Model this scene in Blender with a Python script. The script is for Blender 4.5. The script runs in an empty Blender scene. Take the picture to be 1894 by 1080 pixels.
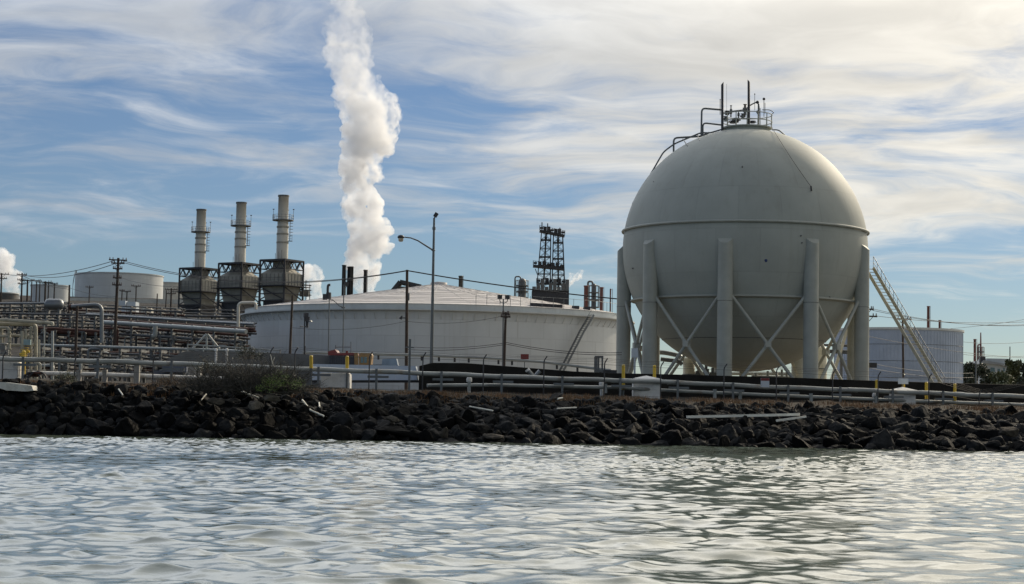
import bpy, bmesh, math, random
import numpy as np
from mathutils import Vector, Matrix, noise as mnoise
rnd = random.Random(7)
sc = bpy.context.scene
COL = sc.collection
# ------------------------------------------------------------------ camera
F = 3500.0                                   # focal length in pixels of the 1894 px wide photograph
CAM = Vector((0, 0, 1.8))
PITCH, ROLL = math.atan(227 / F), math.radians(1.0)
_f = Vector((0, math.cos(PITCH), math.sin(PITCH)))
_r0 = Vector((1, 0, 0)); _u0 = Vector((0, -math.sin(PITCH), math.cos(PITCH)))
_r = _r0 * math.cos(ROLL) + _u0 * math.sin(ROLL)
_u = _u0 * math.cos(ROLL) - _r0 * math.sin(ROLL)
cd = bpy.data.cameras.new('camera'); cam = bpy.data.objects.new('camera', cd); COL.objects.link(cam)
cd.sensor_width = 36; cd.lens = 36 * F / 1894; cd.clip_start = 0.5; cd.clip_end = 20000
cam.matrix_world = Matrix((( _r.x, _u.x, -_f.x, CAM.x), (_r.y, _u.y, -_f.y, CAM.y), (_r.z, _u.z, -_f.z, CAM.z), (0, 0, 0, 1)))
sc.camera = cam
# ------------------------------------------------------------------ light
SUN_AZ, SUN_EL = math.radians(34), math.radians(27)      # azimuth to the right of the view
SUNV = Vector((math.sin(SUN_AZ) * math.cos(SUN_EL), math.cos(SUN_AZ) * math.cos(SUN_EL), math.sin(SUN_EL)))
sd = bpy.data.lights.new('sun', 'SUN'); sd.energy = 2.0; sd.angle = math.radians(0.6); sd.color = (1, .86, .66)
so = bpy.data.objects.new('sun', sd); COL.objects.link(so)
so.rotation_euler = (-SUNV).to_track_quat('-Z', 'Y').to_euler()
sc.view_settings.view_transform = 'Standard'; sc.view_settings.look = 'None'
sc.view_settings.gamma = 1; sc.view_settings.use_curve_mapping = False
sc.view_settings.exposure = 0.6
sc.cycles.volume_bounces = 9; sc.cycles.max_bounces = 32
sc.cycles.use_denoising = True
try: sc.cycles.denoiser = 'OPENIMAGEDENOISE'
except Exception: pass


class NT:
    """small wrapper that writes node trees as expressions"""
    def __init__(s, tree): s.t = tree; s.t.nodes.clear()
    def n(s, typ, **kw):
        nd = s.t.nodes.new(typ)
        for k, v in kw.items(): setattr(nd, k, v)
        return nd
    def set(s, sock, v):
        if isinstance(v, bpy.types.NodeSocket): s.t.links.new(v, sock)
        elif v is not None: sock.default_value = v
    def m(s, op, a, b=None, c=None, clamp=False):
        nd = s.n('ShaderNodeMath', operation=op, use_clamp=clamp)
        for i, v in enumerate((a, b, c)):
            if v is not None: s.set(nd.inputs[i], v)
        return nd.outputs[0]
    def vm(s, op, a, b=None):
        nd = s.n('ShaderNodeVectorMath', operation=op)
        s.set(nd.inputs[0], a)
        if b is not None: s.set(nd.inputs[1], b)
        return nd.outputs['Value'] if op in ('DOT_PRODUCT', 'LENGTH') else nd.outputs[0]
    def noise(s, vec, scale, detail=4, rough=.5, dist=0, lac=2.0):
        nd = s.n('ShaderNodeTexNoise'); s.set(nd.inputs['Vector'], vec)
        nd.inputs['Scale'].default_value = scale; nd.inputs['Detail'].default_value = detail
        nd.inputs['Roughness'].default_value = rough; nd.inputs['Distortion'].default_value = dist
        nd.inputs['Lacunarity'].default_value = lac
        return nd.outputs[0]
    def ss(s, v, a, b, lo=0.0, hi=1.0):
        nd = s.n('ShaderNodeMapRange', interpolation_type='SMOOTHSTEP')
        s.set(nd.inputs[0], v)
        for i, q in enumerate((a, b, lo, hi)): nd.inputs[i + 1].default_value = q
        return nd.outputs[0]
    def mix(s, f, a, b, blend='MIX'):
        nd = s.n('ShaderNodeMix', data_type='RGBA', blend_type=blend)
        s.set(nd.inputs[0], f); s.set(nd.inputs[6], rgba(a)); s.set(nd.inputs[7], rgba(b))
        return nd.outputs[2]
    def comb(s, x, y, z):
        nd = s.n('ShaderNodeCombineXYZ')
        for i, v in enumerate((x, y, z)): s.set(nd.inputs[i], v)
        return nd.outputs[0]
    def sep(s, v):
        nd = s.n('ShaderNodeSeparateXYZ'); s.set(nd.inputs[0], v); return nd.outputs


def rgba(c):
    if isinstance(c, bpy.types.NodeSocket): return c
    return (c[0], c[1], c[2], 1.0) if len(c) == 3 else c


# ------------------------------------------------------------------ sky
w = bpy.data.worlds.new('World'); sc.world = w; w.use_nodes = True
N = NT(w.node_tree)
sky = N.n('ShaderNodeTexSky', sky_type='NISHITA'); sky.sun_disc = False
sky.sun_elevation = SUN_EL; sky.sun_rotation = SUN_AZ; sky.air_density = 1.0; sky.dust_density = .15; sky.ozone_density = 1.6
tc = N.n('ShaderNodeTexCoord')
d = tc.outputs['Generated']
dx, dy, dz = N.sep(d)
el = N.m('MULTIPLY', N.m('ARCSINE', dz), 57.2958)
az = N.m('MULTIPLY', N.m('ARCTAN2', dx, dy), 57.2958)
zz = N.m('ADD', N.m('MAXIMUM', dz, 0.0), .11)
ux, uy = N.m('DIVIDE', dx, zz), N.m('DIVIDE', dy, zz)
base = N.comb(ux, uy, 0.0)
warp = N.vm('SUBTRACT', N.n('ShaderNodeTexNoise').outputs[1], (.5, .5, .5))
wn = warp.node.inputs[0].links[0].from_node; wn.inputs['Scale'].default_value = 1.1; wn.inputs['Detail'].default_value = 3
N.set(wn.inputs['Vector'], base)
wsc = N.n('ShaderNodeVectorMath', operation='SCALE'); N.set(wsc.inputs[0], warp); wsc.inputs['Scale'].default_value = 1.0
pos = N.vm('ADD', base, wsc.outputs[0])
mp = N.n('ShaderNodeMapping'); N.set(mp.inputs[0], pos); mp.inputs['Rotation'].default_value = (0, 0, math.radians(-40)); mp.inputs['Scale'].default_value = (1.1, 1.5, 1); mp.inputs['Location'].default_value = (3.1, 1.7, 0)
big = N.noise(mp.outputs[0], 1.7, 7, .56)
mp2 = N.n('ShaderNodeMapping'); N.set(mp2.inputs[0], pos); mp2.inputs['Rotation'].default_value = (0, 0, math.radians(-52)); mp2.inputs['Scale'].default_value = (1.3, 2.6, 1)
fine = N.noise(mp2.outputs[0], 2.6, 9, .62)
dens = N.m('ADD', N.m('MULTIPLY', big, .62), N.m('MULTIPLY', fine, .38))
# where the cloud sheet is thick: overhead, towards the sun; open blue low on the left
cov = N.m('ADD', N.ss(el, 8.5, 12.5, 0, .13), N.ss(az, -5, 9, 0, .10))
cov = N.m('ADD', cov, N.ss(el, 1.5, 6.5, -.24, 0.0))
cov = N.m('ADD', cov, N.m('MULTIPLY', N.ss(el, 4.2, 6.4, 1, 0), N.ss(az, -9, 12, -.05, -.04)))
# the sky clears overhead and behind
cov = N.m('ADD', cov, N.m('ADD', N.ss(dy, .0, .7, -.10, 0), N.ss(el, 40, 70, 0, -.16)))
dens = N.m('ADD', N.m('ADD', dens, cov), N.m('MULTIPLY', N.m('MULTIPLY', N.ss(el, 11, 20), N.ss(dy, -.1, .5)), .17))  # extra cloud cover added above the view, for brighter water
cl = N.ss(dens, .41, .70)
cl = N.m('MULTIPLY', cl, .90)
sv = N.vm('DOT_PRODUCT', d, tuple(SUNV))
glow = N.m('POWER', N.m('MAXIMUM', sv, 0.0), 7.0)
ccol = N.mix(N.ss(az, -12, 14), (.36, .39, .43), (.445, .44, .41))
ccol2 = N.vm('ADD', ccol, N.mix(glow, (0, 0, 0), (.44, .37, .27)))
hi = N.m('MULTIPLY', N.ss(el, 11, 18), N.ss(dy, -.1, .5))      # clouds above the view, brightened to lighten the water's reflections
shade = N.ss(N.noise(mp.outputs[0], 2.6, 6, .55), .3, .75, .80, 1.10)
csc = N.n('ShaderNodeVectorMath', operation='SCALE'); N.set(csc.inputs[0], ccol2); N.set(csc.inputs['Scale'], N.m('MULTIPLY', shade, N.m('ADD', 1.0, N.m('MULTIPLY', hi, 1.9))))
skys = N.n('ShaderNodeVectorMath', operation='SCALE'); N.set(skys.inputs[0], sky.outputs[0]); skys.inputs['Scale'].default_value = .0365
tint = N.vm('MULTIPLY', skys.outputs[0], N.mix(N.ss(el, .5, 9), (.74, .90, 1.16), (.78, .90, 1.15)))
out = N.mix(cl, tint, csc.outputs[0])
bg = N.n('ShaderNodeBackground'); N.set(bg.inputs[0], out); bg.inputs[1].default_value = 1.0
wo = N.n('ShaderNodeOutputWorld'); N.t.links.new(bg.outputs[0], wo.inputs[0])


# ------------------------------------------------------------------ pixel <-> place
def ray(px, py): return _f + _r * ((px - 947) / F) - _u * ((py - 540) / F)
def P(px, py, Y):
    dd = ray(px, py); return CAM + dd * (Y / dd.y)
def S(Y): return Y / F
def zpl(t): return 3.6 - .5 * t
def ycrest(t): return 124 + 14 * t
def ypipe(t): return 127 + 25 * t
def ss(a, b, v):
    q = np.clip((v - a) / (b - a), 0, 1); return q * q * (3 - 2 * q)
def gz(x, y):
    """height of the land (numpy or scalars)"""
    px = 947 + F * np.asarray(x, float) / np.maximum(y, 1)
    t = np.clip(px / 1894, -.2, 1.2)
    yc, yp = ycrest(t), ypipe(t)
    z1 = np.interp(np.asarray(y, float), [100, 113, 120.6], [-1.6, -1.5, -.25])
    s = np.clip((y - 120.6) / (yc - 120.6), 0, 1)
    zc = zpl(t) - .45
    z2 = -.25 + (zc + .25) * s ** .85
    z3 = zc + (zpl(t) - zc) * np.clip((y - yc) / (yp - yc + .5), 0, 1)
    z = np.where(y < 120.6, z1, np.where(y < yc, z2, z3))
    L = 1 - ss(400, 600, px)
    hill = .08 * np.clip(np.asarray(y, float) - 150, 0, 330) * L * (1 - ss(620, 1000, np.asarray(y, float)))
    return z + hill
def gp(px, Y, dz=0.0):
    p = P(px, 700, Y); return Vector((p.x, Y, float(gz(p.x, Y)) + dz))


# ------------------------------------------------------------------ mesh builder
class MB:
    def __init__(s): s.v, s.f, s.sm = [], [], []
    def add(s, vs, fs, smooth=False):
        o = len(s.v); s.v += [tuple(v) for v in vs]
        s.f += [tuple(i + o for i in f) for f in fs]; s.sm += [smooth] * len(fs); return s
    def box(s, c, size, rz=0.0, M=None):
        hx, hy, hz = size[0] / 2, size[1] / 2, size[2] / 2
        R = M if M is not None else Matrix.Rotation(rz, 3, 'Z')
        vs = [Vector(c) + R @ Vector((sx * hx, sy * hy, sz * hz)) for sx in (-1, 1) for sy in (-1, 1) for sz in (-1, 1)]
        return s.add(vs, [(0, 1, 3, 2), (4, 6, 7, 5), (0, 4, 5, 1), (2, 3, 7, 6), (0, 2, 6, 4), (1, 5, 7, 3)])
    def beam(s, a, b, w_, h_=None):
        a, b = Vector(a), Vector(b); h_ = h_ or w_
        dd = b - a; L = dd.length
        if L < 1e-6: return s
        z = dd / L; up = Vector((0, 0, 1)) if abs(z.z) < .95 else Vector((0, 1, 0))
        x = up.cross(z).normalized(); y = z.cross(x)
        M = Matrix((x, y, z)).transposed()
        return s.box((a + b) / 2, (w_, h_, L), M=M)
    def cyl(s, a, b, r0, r1=None, n=10, caps=True):
        a, b = Vector(a), Vector(b); r1 = r0 if r1 is None else r1
        z = (b - a).normalized(); up = Vector((0, 0, 1)) if abs(z.z) < .95 else Vector((0, 1, 0))
        x = up.cross(z).normalized(); y = z.cross(x)
        vs = []
        for i in range(n):
            q = 2 * math.pi * i / n; e = x * math.cos(q) + y * math.sin(q)
            vs += [a + e * r0, b + e * r1]
        s.add(vs, [(2 * i, 2 * ((i + 1) % n), 2 * ((i + 1) % n) + 1, 2 * i + 1) for i in range(n)], True)
        if caps:
            s.add([vs[2 * i] for i in range(n)][::-1], [tuple(range(n))]); s.add([vs[2 * i + 1] for i in range(n)], [tuple(range(n))])
        return s
    def tube(s, pts, r, n=8, closed=False):
        pts = [Vector(p) for p in pts]; k = len(pts)
        rr = r if isinstance(r, (list, tuple)) else [r] * k
        vs, prev = [], None
        for i, p in enumerate(pts):
            if closed: tg = pts[(i + 1) % k] - pts[i - 1]
            else: tg = pts[min(i + 1, k - 1)] - pts[max(i - 1, 0)]
            z = tg.normalized() if tg.length > 1e-9 else Vector((0, 0, 1))
            if prev is None:
                up = Vector((0, 0, 1)) if abs(z.z) < .9 else Vector((0, 1, 0)); x = up.cross(z).normalized()
            else:
                x = prev - z * prev.dot(z); x = x.normalized() if x.length > 1e-6 else Vector((1, 0, 0))
            prev = x; y = z.cross(x)
            for j in range(n):
                q = 2 * math.pi * j / n; vs.append(p + (x * math.cos(q) + y * math.sin(q)) * rr[i])
        fs = [(i * n + j, i * n + (j + 1) % n, ((i + 1) % k) * n + (j + 1) % n, ((i + 1) % k) * n + j) for i in range(k if closed else k - 1) for j in range(n)]
        s.add(vs, fs, True)
        if not closed: s.add(vs[:n][::-1], [tuple(range(n))]); s.add(vs[-n:], [tuple(range(n))])
        return s
    def pipe(s, pts, r, n=10, bend=None):
        """pipe with rounded elbows"""
        pts = [Vector(p) for p in pts]; bend = bend or r * 2.2
        o = [pts[0]]
        for i in range(1, len(pts) - 1):
            a, b, c = pts[i - 1], pts[i], pts[i + 1]
            e = min(bend, (a - b).length * .45, (c - b).length * .45)
            p0 = b + (a - b).normalized() * e; p2 = b + (c - b).normalized() * e
            for q in (0, .25, .5, .75, 1): o.append(p0 * (1 - q) ** 2 + b * 2 * q * (1 - q) + p2 * q * q)
        o.append(pts[-1])
        return s.tube(o, r, n)
    def lathe(s, c, prof, n=48, smooth=True, arc=None):
        c = Vector(c); k = len(prof); vs = []
        a0, a1 = arc or (0, 2 * math.pi); full = arc is None
        m = n if full else n + 1
        for i in range(m):
            q = a0 + (a1 - a0) * i / n
            for r, z in prof: vs.append(c + Vector((r * math.cos(q), r * math.sin(q), z)))
        fs = [(i * k + j, ((i + 1) % m) * k + j, ((i + 1) % m) * k + j + 1, i * k + j + 1) for i in range(n) for j in range(k - 1)]
        return s.add(vs, fs, smooth)
    def ring(s, c, R, r, n=64, m=8):
        return s.tube([Vector(c) + Vector((R * math.cos(2 * math.pi * i / n), R * math.sin(2 * math.pi * i / n), 0)) for i in range(n)], r, m, True)
    def build(s, name, mat, parent=None, autosmooth=True):
        org = ORG.get(parent.name, Vector()) if parent is not None else (sum((Vector(v) for v in s.v[:1]), Vector()) * 0)
        me = bpy.data.meshes.new(name)
        if org.length: vs = [(v[0] - org.x, v[1] - org.y, v[2] - org.z) for v in s.v]
        else: vs = s.v
        me.from_pydata(vs, [], s.f); me.polygons.foreach_set('use_smooth', s.sm); me.materials.append(mat); me.update()
        o = bpy.data.objects.new(name, me); COL.objects.link(o)
        if parent is not None: o.parent = parent; ORG[o.name] = org
        return o
ORG = {}
def tag(o, label=None, cat=None, group=None, kind=None):
    for k, v in (('label', label), ('category', cat), ('group', group), ('kind', kind)):
        if v: o[k] = v
    return o
def thing(name, label, cat, loc, group=None, kind=None):
    o = bpy.data.objects.new(name, None); COL.objects.link(o); o.location = loc; o.empty_display_size = .2
    ORG[o.name] = Vector(loc); return tag(o, label, cat, group, kind)
def solo(name, label, cat, mb, mat, group=None, kind=None, loc=None):
    """a thing of one mesh, its origin at loc (default: bottom centre of its box)"""
    vs = np.array(mb.v); lo, hi = vs.min(0), vs.max(0)
    loc = Vector(loc) if loc is not None else Vector(((lo[0] + hi[0]) / 2, (lo[1] + hi[1]) / 2, lo[2]))
    mb.v = [tuple(r) for r in (vs - np.array(loc))]
    o = mb.build(name, mat); o.location = loc
    return tag(o, label, cat, group, kind)
def copy_tree(o, parent=None):
    c = o.copy(); COL.objects.link(c); c.parent = parent
    for ch in list(o.children): copy_tree(ch, c)
    return c


# ------------------------------------------------------------------ materials
MATS = {}
def mat(name, col, rough=.6, metal=0.0, var=.18, vscale=1.5, streak=0.0, dirt=None, bump=0.0, bscale=8.0, spec=None, vs2=(1, 1, 1)):
    if name in MATS: return MATS[name]
    m = bpy.data.materials.new(name); m.use_nodes = True; T = NT(m.node_tree)
    b = T.n('ShaderNodeBsdfPrincipled'); o = T.n('ShaderNodeOutputMaterial'); T.t.links.new(b.outputs[0], o.inputs[0])
    co = T.n('ShaderNodeTexCoord').outputs['Object']
    mpn = T.n('ShaderNodeMapping'); T.set(mpn.inputs[0], co); mpn.inputs['Scale'].default_value = vs2
    nz = T.noise(mpn.outputs[0], vscale, 6, .6)
    c = T.mix(T.ss(nz, .3, .7), tuple(q * (1 - var) for q in col), tuple(min(q * (1 + var), .95) for q in col))
    if streak:
        ms = T.n('ShaderNodeMapping'); T.set(ms.inputs[0], co); ms.inputs['Scale'].default_value = (1, 1, .06)
        st = T.noise(ms.outputs[0], 2.2, 5, .6)
        c = T.mix(T.m('MULTIPLY', T.ss(st, .5, .75), streak), c, dirt or tuple(q * .5 for q in col))
    elif dirt:
        c = T.mix(T.m('MULTIPLY', T.ss(T.noise(co, vscale * .6, 7, .65), .52, .68), .8), c, dirt)
    T.set(b.inputs['Base Color'], c); b.inputs['Roughness'].default_value = rough; b.inputs['Metallic'].default_value = metal
    if spec is not None: b.inputs['Specular IOR Level'].default_value = spec
    if bump:
        bp = T.n('ShaderNodeBump'); bp.inputs['Strength'].default_value = bump; bp.inputs['Distance'].default_value = .1
        T.set(bp.inputs['Height'], T.noise(co, bscale, 6, .6)); T.t.links.new(bp.outputs[0], b.inputs['Normal'])
    MATS[name] = m; return m
SPHERE = mat('sphere_paint', (.385, .40, .365), .65, 0, .06, .35, .26, (.30, .29, .24), .03, 1.2, .15)
COLUMN = mat('column_paint', (.385, .395, .355), .65, 0, .08, .8, .25, (.32, .30, .24), 0, 8, .3)
MANIF = mat('manifold_paint', (.36, .34, .27), .6, 0, .18, 1.2, .35, (.18, .15, .10))
CREAM = mat('cream_paint', (.52, .49, .38), .6, 0, .12, 1.2, .3, (.30, .26, .18))
TANKW = mat('tank_wall_paint', (.55, .565, .56), .5, 0, .05, .25, .4, (.44, .43, .40))
TRIM = mat('tank_trim_paint', (.54, .56, .55), .5, 0, .08, .5, .25, (.32, .31, .28))
ROOF = mat('tank_roof_paint', (.46, .43, .41), .7, 0, .10, .3, 0, None, 0, 8, None, (1, 1, 1))
BLUETANK = mat('blue_grey_siding', (.37, .43, .53), .4, 0, .08, .6, .2, (.28, .33, .40))
STEELD = mat('dark_steel', (.045, .045, .05), .6, .2, .2, 2)
STEELM = mat('weathered_steel', (.13, .135, .135), .55, .3, .2, 2, 0, (.11, .07, .045))
GALV = mat('galvanised_steel', (.14, .15, .155), .45, .5, .12, 2)
RACKP = mat('grimy_pipe_paint', (.13, .135, .13), .6, 0, .2, .8, 0, (.06, .05, .04))
PIPEW = mat('pale_pipe_paint', (.30, .32, .31), .45, 0, .14, .8, 0, (.20, .17, .13))
PIPES = mat('silver_pipe_cladding', (.20, .21, .215), .45, .6, .10, 1.5)
PIPER = mat('rusty_pipe', (.085, .038, .028), .8, 0, .3, 1.5)
PIPED = mat('dull_grey_pipe', (.075, .08, .085), .6, .1, .25, 1.2, 0, (.09, .055, .035))
STACKP = mat('stack_cladding', (.54, .52, .46), .55, .1, .08, .8, .2, (.30, .28, .24))
CASING = mat('boiler_casing', (.30, .285, .24), .6, .1, .16, .8, .25, (.14, .12, .10))
WOOD = mat('dark_pole_wood', (.055, .04, .032), .85, 0, .3, 2)
INSUL = mat('insulator_ceramic', (.12, .09, .08), .3)
WIRE = mat('cable_black', (.03, .03, .033), .6)
CONC = mat('concrete', (.30, .29, .27), .85, 0, .15, 1.0, .35, (.17, .165, .155), .2, 12)
WHITEB = mat('whitewashed_concrete', (.68, .67, .64), .8, 0, .10, 1.2, 0, (.33, .32, .30), .25, 9)
YELLOW = mat('yellow_paint', (.62, .42, .035), .5, 0, .12, 4, 0, (.35, .24, .06))
RED = mat('red_paint', (.17, .018, .017), .5, 0, .15, 2)
DRED = mat('dull_red_stack', (.20, .075, .065), .7, 0, .15, .6)
TARP = mat('pale_blue_tarpaulin', (.45, .52, .62), .5, 0, .06, .7, 0, None, .25, 2.5)
GLASS = mat('window_glass', (.10, .16, .18), .1, 0, .05)
LAMPG = mat('lamp_glass', (.62, .55, .45), .25)
ORANGE = mat('ochre_panel', (.25, .145, .05), .6, 0, .1)
SIGNW = mat('sign_plate', (.50, .55, .60), .5, 0, .05)
DRIFT = mat('weathered_timber', (.80, .77, .67), .85, 0, .15, 2, 0, None, .3, 14, None, (1, 1, 1))
TWIG = mat('dead_twig', (.055, .05, .042), .9, 0, .3, 3)
BERM = mat('black_berm_liner', (.017, .0165, .0155), .9, 0, .3, .7, 0, (.022, .020, .017), .3, 3, .1)
HULL = mat('pale_weathered_slab', (.58, .57, .52), .7, 0, .08, 1.5, 0, (.40, .38, .33))
ROOFG = mat('grey_roofing', (.26, .27, .27), .7, 0, .1)
HOUSEW = mat('pale_siding', (.42, .45, .46), .6, 0, .06)
BARK = mat('bark', (.06, .045, .035), .9, 0, .2, 3)
def seams(m, nu, vs, R, depth=.12, stagger=True):
    """faint plate seams: nu plates round the shell, course height vs"""
    T = NT.__new__(NT); T.t = m.node_tree
    bs = next(n for n in T.t.nodes if n.type == 'BSDF_PRINCIPLED'); src = bs.inputs['Base Color'].links[0].from_socket
    x, y, z = T.sep(T.n('ShaderNodeTexCoord').outputs['Object'])
    v = T.m('DIVIDE', z, vs); row = T.m('FLOOR', v)
    u = T.m('ADD', T.m('MULTIPLY', T.m('ARCTAN2', y, x), nu / 6.28318), T.m('MULTIPLY', T.m('MODULO', row, 2.0), .5 if stagger else 0.0))
    du = T.m('MULTIPLY', T.m('ABSOLUTE', T.m('SUBTRACT', T.m('FRACT', u), .5)), 2.0); dv = T.m('MULTIPLY', T.m('ABSOLUTE', T.m('SUBTRACT', T.m('FRACT', v), .5)), 2.0)
    lu, lv = T.ss(du, 1 - .09 * nu / (3.1416 * R), 1), T.ss(dv, 1 - .16 / vs, 1)
    nz = T.ss(T.noise(T.n('ShaderNodeTexCoord').outputs['Object'], .5, 3), .35, .65, .3, 1)
    c = T.mix(T.m('MULTIPLY', T.m('MULTIPLY', T.m('MAXIMUM', lu, lv), nz), depth), src, (.12, .11, .10))
    # plate to plate tone
    wn_ = T.n('ShaderNodeTexWhiteNoise', noise_dimensions='2D'); T.set(wn_.inputs['Vector'], T.comb(T.m('FLOOR', u), row, 0.0))
    sc_ = T.n('ShaderNodeVectorMath', operation='SCALE'); T.set(sc_.inputs[0], c); T.set(sc_.inputs['Scale'], T.ss(wn_.outputs[0], 0, 1, .965, 1.03))
    T.set(bs.inputs['Base Color'], sc_.outputs[0])
def leafmat(name, a, b):
    m = bpy.data.materials.new(name); m.use_nodes = True; T = NT(m.node_tree)
    bs = T.n('ShaderNodeBsdfPrincipled'); o = T.n('ShaderNodeOutputMaterial'); T.t.links.new(bs.outputs[0], o.inputs[0])
    co = T.n('ShaderNodeTexCoord').outputs['Object']
    T.set(bs.inputs['Base Color'], T.mix(T.ss(T.noise(co, 1.3, 4), .35, .65), a, b)); bs.inputs['Roughness'].default_value = .6
    return m
seams(SPHERE, 18, 3.6, 10.7, .16); seams(TANKW, 44, 2.0, 25, .22)
LEAFD = leafmat('dark_leaves', (.022, .03, .016), (.05, .062, .03))
LEAFG = leafmat('bright_green_leaves', (.08, .14, .02), (.15, .23, .035))
LEAFO = leafmat('olive_leaves', (.045, .055, .02), (.09, .10, .035))
GRASS = leafmat('dry_grass_blades', (.13, .085, .04), (.23, .115, .045))

# ------------------------------------------------------------------ land
def ground_material():
    m = bpy.data.materials.new('bank_soil'); m.use_nodes = True; T = NT(m.node_tree)
    b = T.n('ShaderNodeBsdfPrincipled'); o = T.n('ShaderNodeOutputMaterial'); T.t.links.new(b.outputs[0], o.inputs[0])
    co = T.n('ShaderNodeTexCoord').outputs['Object']
    n1, n2 = T.noise(co, .35, 6, .6), T.noise(co, 2.4, 8, .65)
    c = T.mix(T.ss(n2, .3, .7), (.020, .018, .015), (.048, .041, .032))
    c = T.mix(T.m('MULTIPLY', T.ss(n1, .55, .7), .5), c, (.065, .038, .024))
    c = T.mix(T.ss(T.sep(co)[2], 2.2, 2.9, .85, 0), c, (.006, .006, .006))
    gx_, gy_, _z = T.sep(co)
    yard = T.m('MULTIPLY', T.ss(gy_, 149, 154), T.ss(gx_, -30, -8))
    c = T.mix(T.m('MULTIPLY', T.ss(gy_, 149, 156), T.ss(gx_, -34, -22, .85, 0)), c, T.mix(n2, (.012, .011, .010), (.030, .027, .023)))      # darker soil under the pipe racks
    c = T.mix(T.m('MULTIPLY', yard, .9), c, T.mix(n2, (.19, .165, .13), (.30, .265, .21)))      # pale gravel of the tank yard
    T.set(b.inputs['Base Color'], c); b.inputs['Roughness'].default_value = .95; b.inputs['Specular IOR Level'].default_value = .15
    bp = T.n('ShaderNodeBump'); bp.inputs['Strength'].default_value = .5; bp.inputs['Distance'].default_value = .15
    T.set(bp.inputs['Height'], n2); T.t.links.new(bp.outputs[0], b.inputs['Normal'])
    return m
def grid_mesh(name, xs, ys, zf, m, smooth=True):
    X, Y = np.meshgrid(xs, ys); Z = zf(X, Y)
    if isinstance(Z, tuple): X, Y, Z = X + Z[1], Y + Z[2], Z[0]
    co = np.stack([X, Y, Z], -1).reshape(-1, 3).astype(np.float32)
    nx, ny = len(xs), len(ys)
    idx = np.arange(nx * ny).reshape(ny, nx)
    fc = np.stack([idx[:-1, :-1], idx[:-1, 1:], idx[1:, 1:], idx[1:, :-1]], -1).reshape(-1, 4).astype(np.int32)
    me = bpy.data.meshes.new(name); me.vertices.add(len(co)); me.vertices.foreach_set('co', co.ravel())
    me.loops.add(fc.size); me.loops.foreach_set('vertex_index', fc.ravel())
    me.polygons.add(len(fc)); me.polygons.foreach_set('loop_start', np.arange(0, fc.size, 4, dtype=np.int32))
    me.polygons.foreach_set('use_smooth', np.full(len(fc), smooth)); me.update(calc_edges=True); me.validate()
    me.materials.append(m); o = bpy.data.objects.new(name, me); COL.objects.link(o); return o
gx = np.concatenate([[-4000, -2000, -1000, -500, -250, -140, -90], np.arange(-70, 70.1, 1.0), [90, 140, 250, 500, 1000, 2000, 4000]])
gy = np.concatenate([[100, 110], np.arange(113, 170, .7), np.arange(170, 640, 8), [700, 800, 1000, 1500, 2500, 5000, 9000]])
def land(X, Y):
    z = gz(X, Y); wob = .12 * np.sin(X * .9 + Y * .6) * np.cos(X * .37 - Y * .8) + .06 * np.sin(X * 2.1) * np.sin(Y * 1.7)
    return z + wob * (Y > 122)
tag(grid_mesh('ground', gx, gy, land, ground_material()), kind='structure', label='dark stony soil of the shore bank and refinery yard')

# ------------------------------------------------------------------ water
def water_material():
    m = bpy.data.materials.new('bay_water'); m.use_nodes = True; T = NT(m.node_tree)
    b = T.n('ShaderNodeBsdfPrincipled'); o = T.n('ShaderNodeOutputMaterial'); T.t.links.new(b.outputs[0], o.inputs[0])
    b.inputs['Base Color'].default_value = (.080, .100, .074, 1); b.inputs['Roughness'].default_value = .015; b.inputs['IOR'].default_value = 1.33
    co = T.n('ShaderNodeTexCoord').outputs['Object']
    mp_ = T.n('ShaderNodeMapping'); T.set(mp_.inputs[0], co); mp_.inputs['Scale'].default_value = (1.05, 1.15, 1); mp_.inputs['Rotation'].default_value = (0, 0, .25)
    rg = T.n('ShaderNodeTexNoise', noise_type='RIDGED_MULTIFRACTAL'); T.set(rg.inputs['Vector'], mp_.outputs[0])
    rg.inputs['Scale'].default_value = 2.6; rg.inputs['Detail'].default_value = 4; rg.inputs['Roughness'].default_value = .55; rg.inputs['Distortion'].default_value = .5
    h = T.m('ADD', T.m('MULTIPLY', rg.outputs[0], .32), T.m('MULTIPLY', T.noise(mp_.outputs[0], 7, 3, .55, .3), .20))
    h = T.m('ADD', h, T.m('MULTIPLY', T.m('MULTIPLY', T.noise(mp_.outputs[0], 19, 4, .6, 1.2), T.ss(T.noise(co, .45, 3), .42, .62, 0, 1)), .10))
    bp = T.n('ShaderNodeBump'); bp.inputs['Strength'].default_value = .28; bp.inputs['Distance'].default_value = .06
    T.set(bp.inputs['Height'], h); T.t.links.new(bp.outputs[0], b.inputs['Normal'])
    return m
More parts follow.
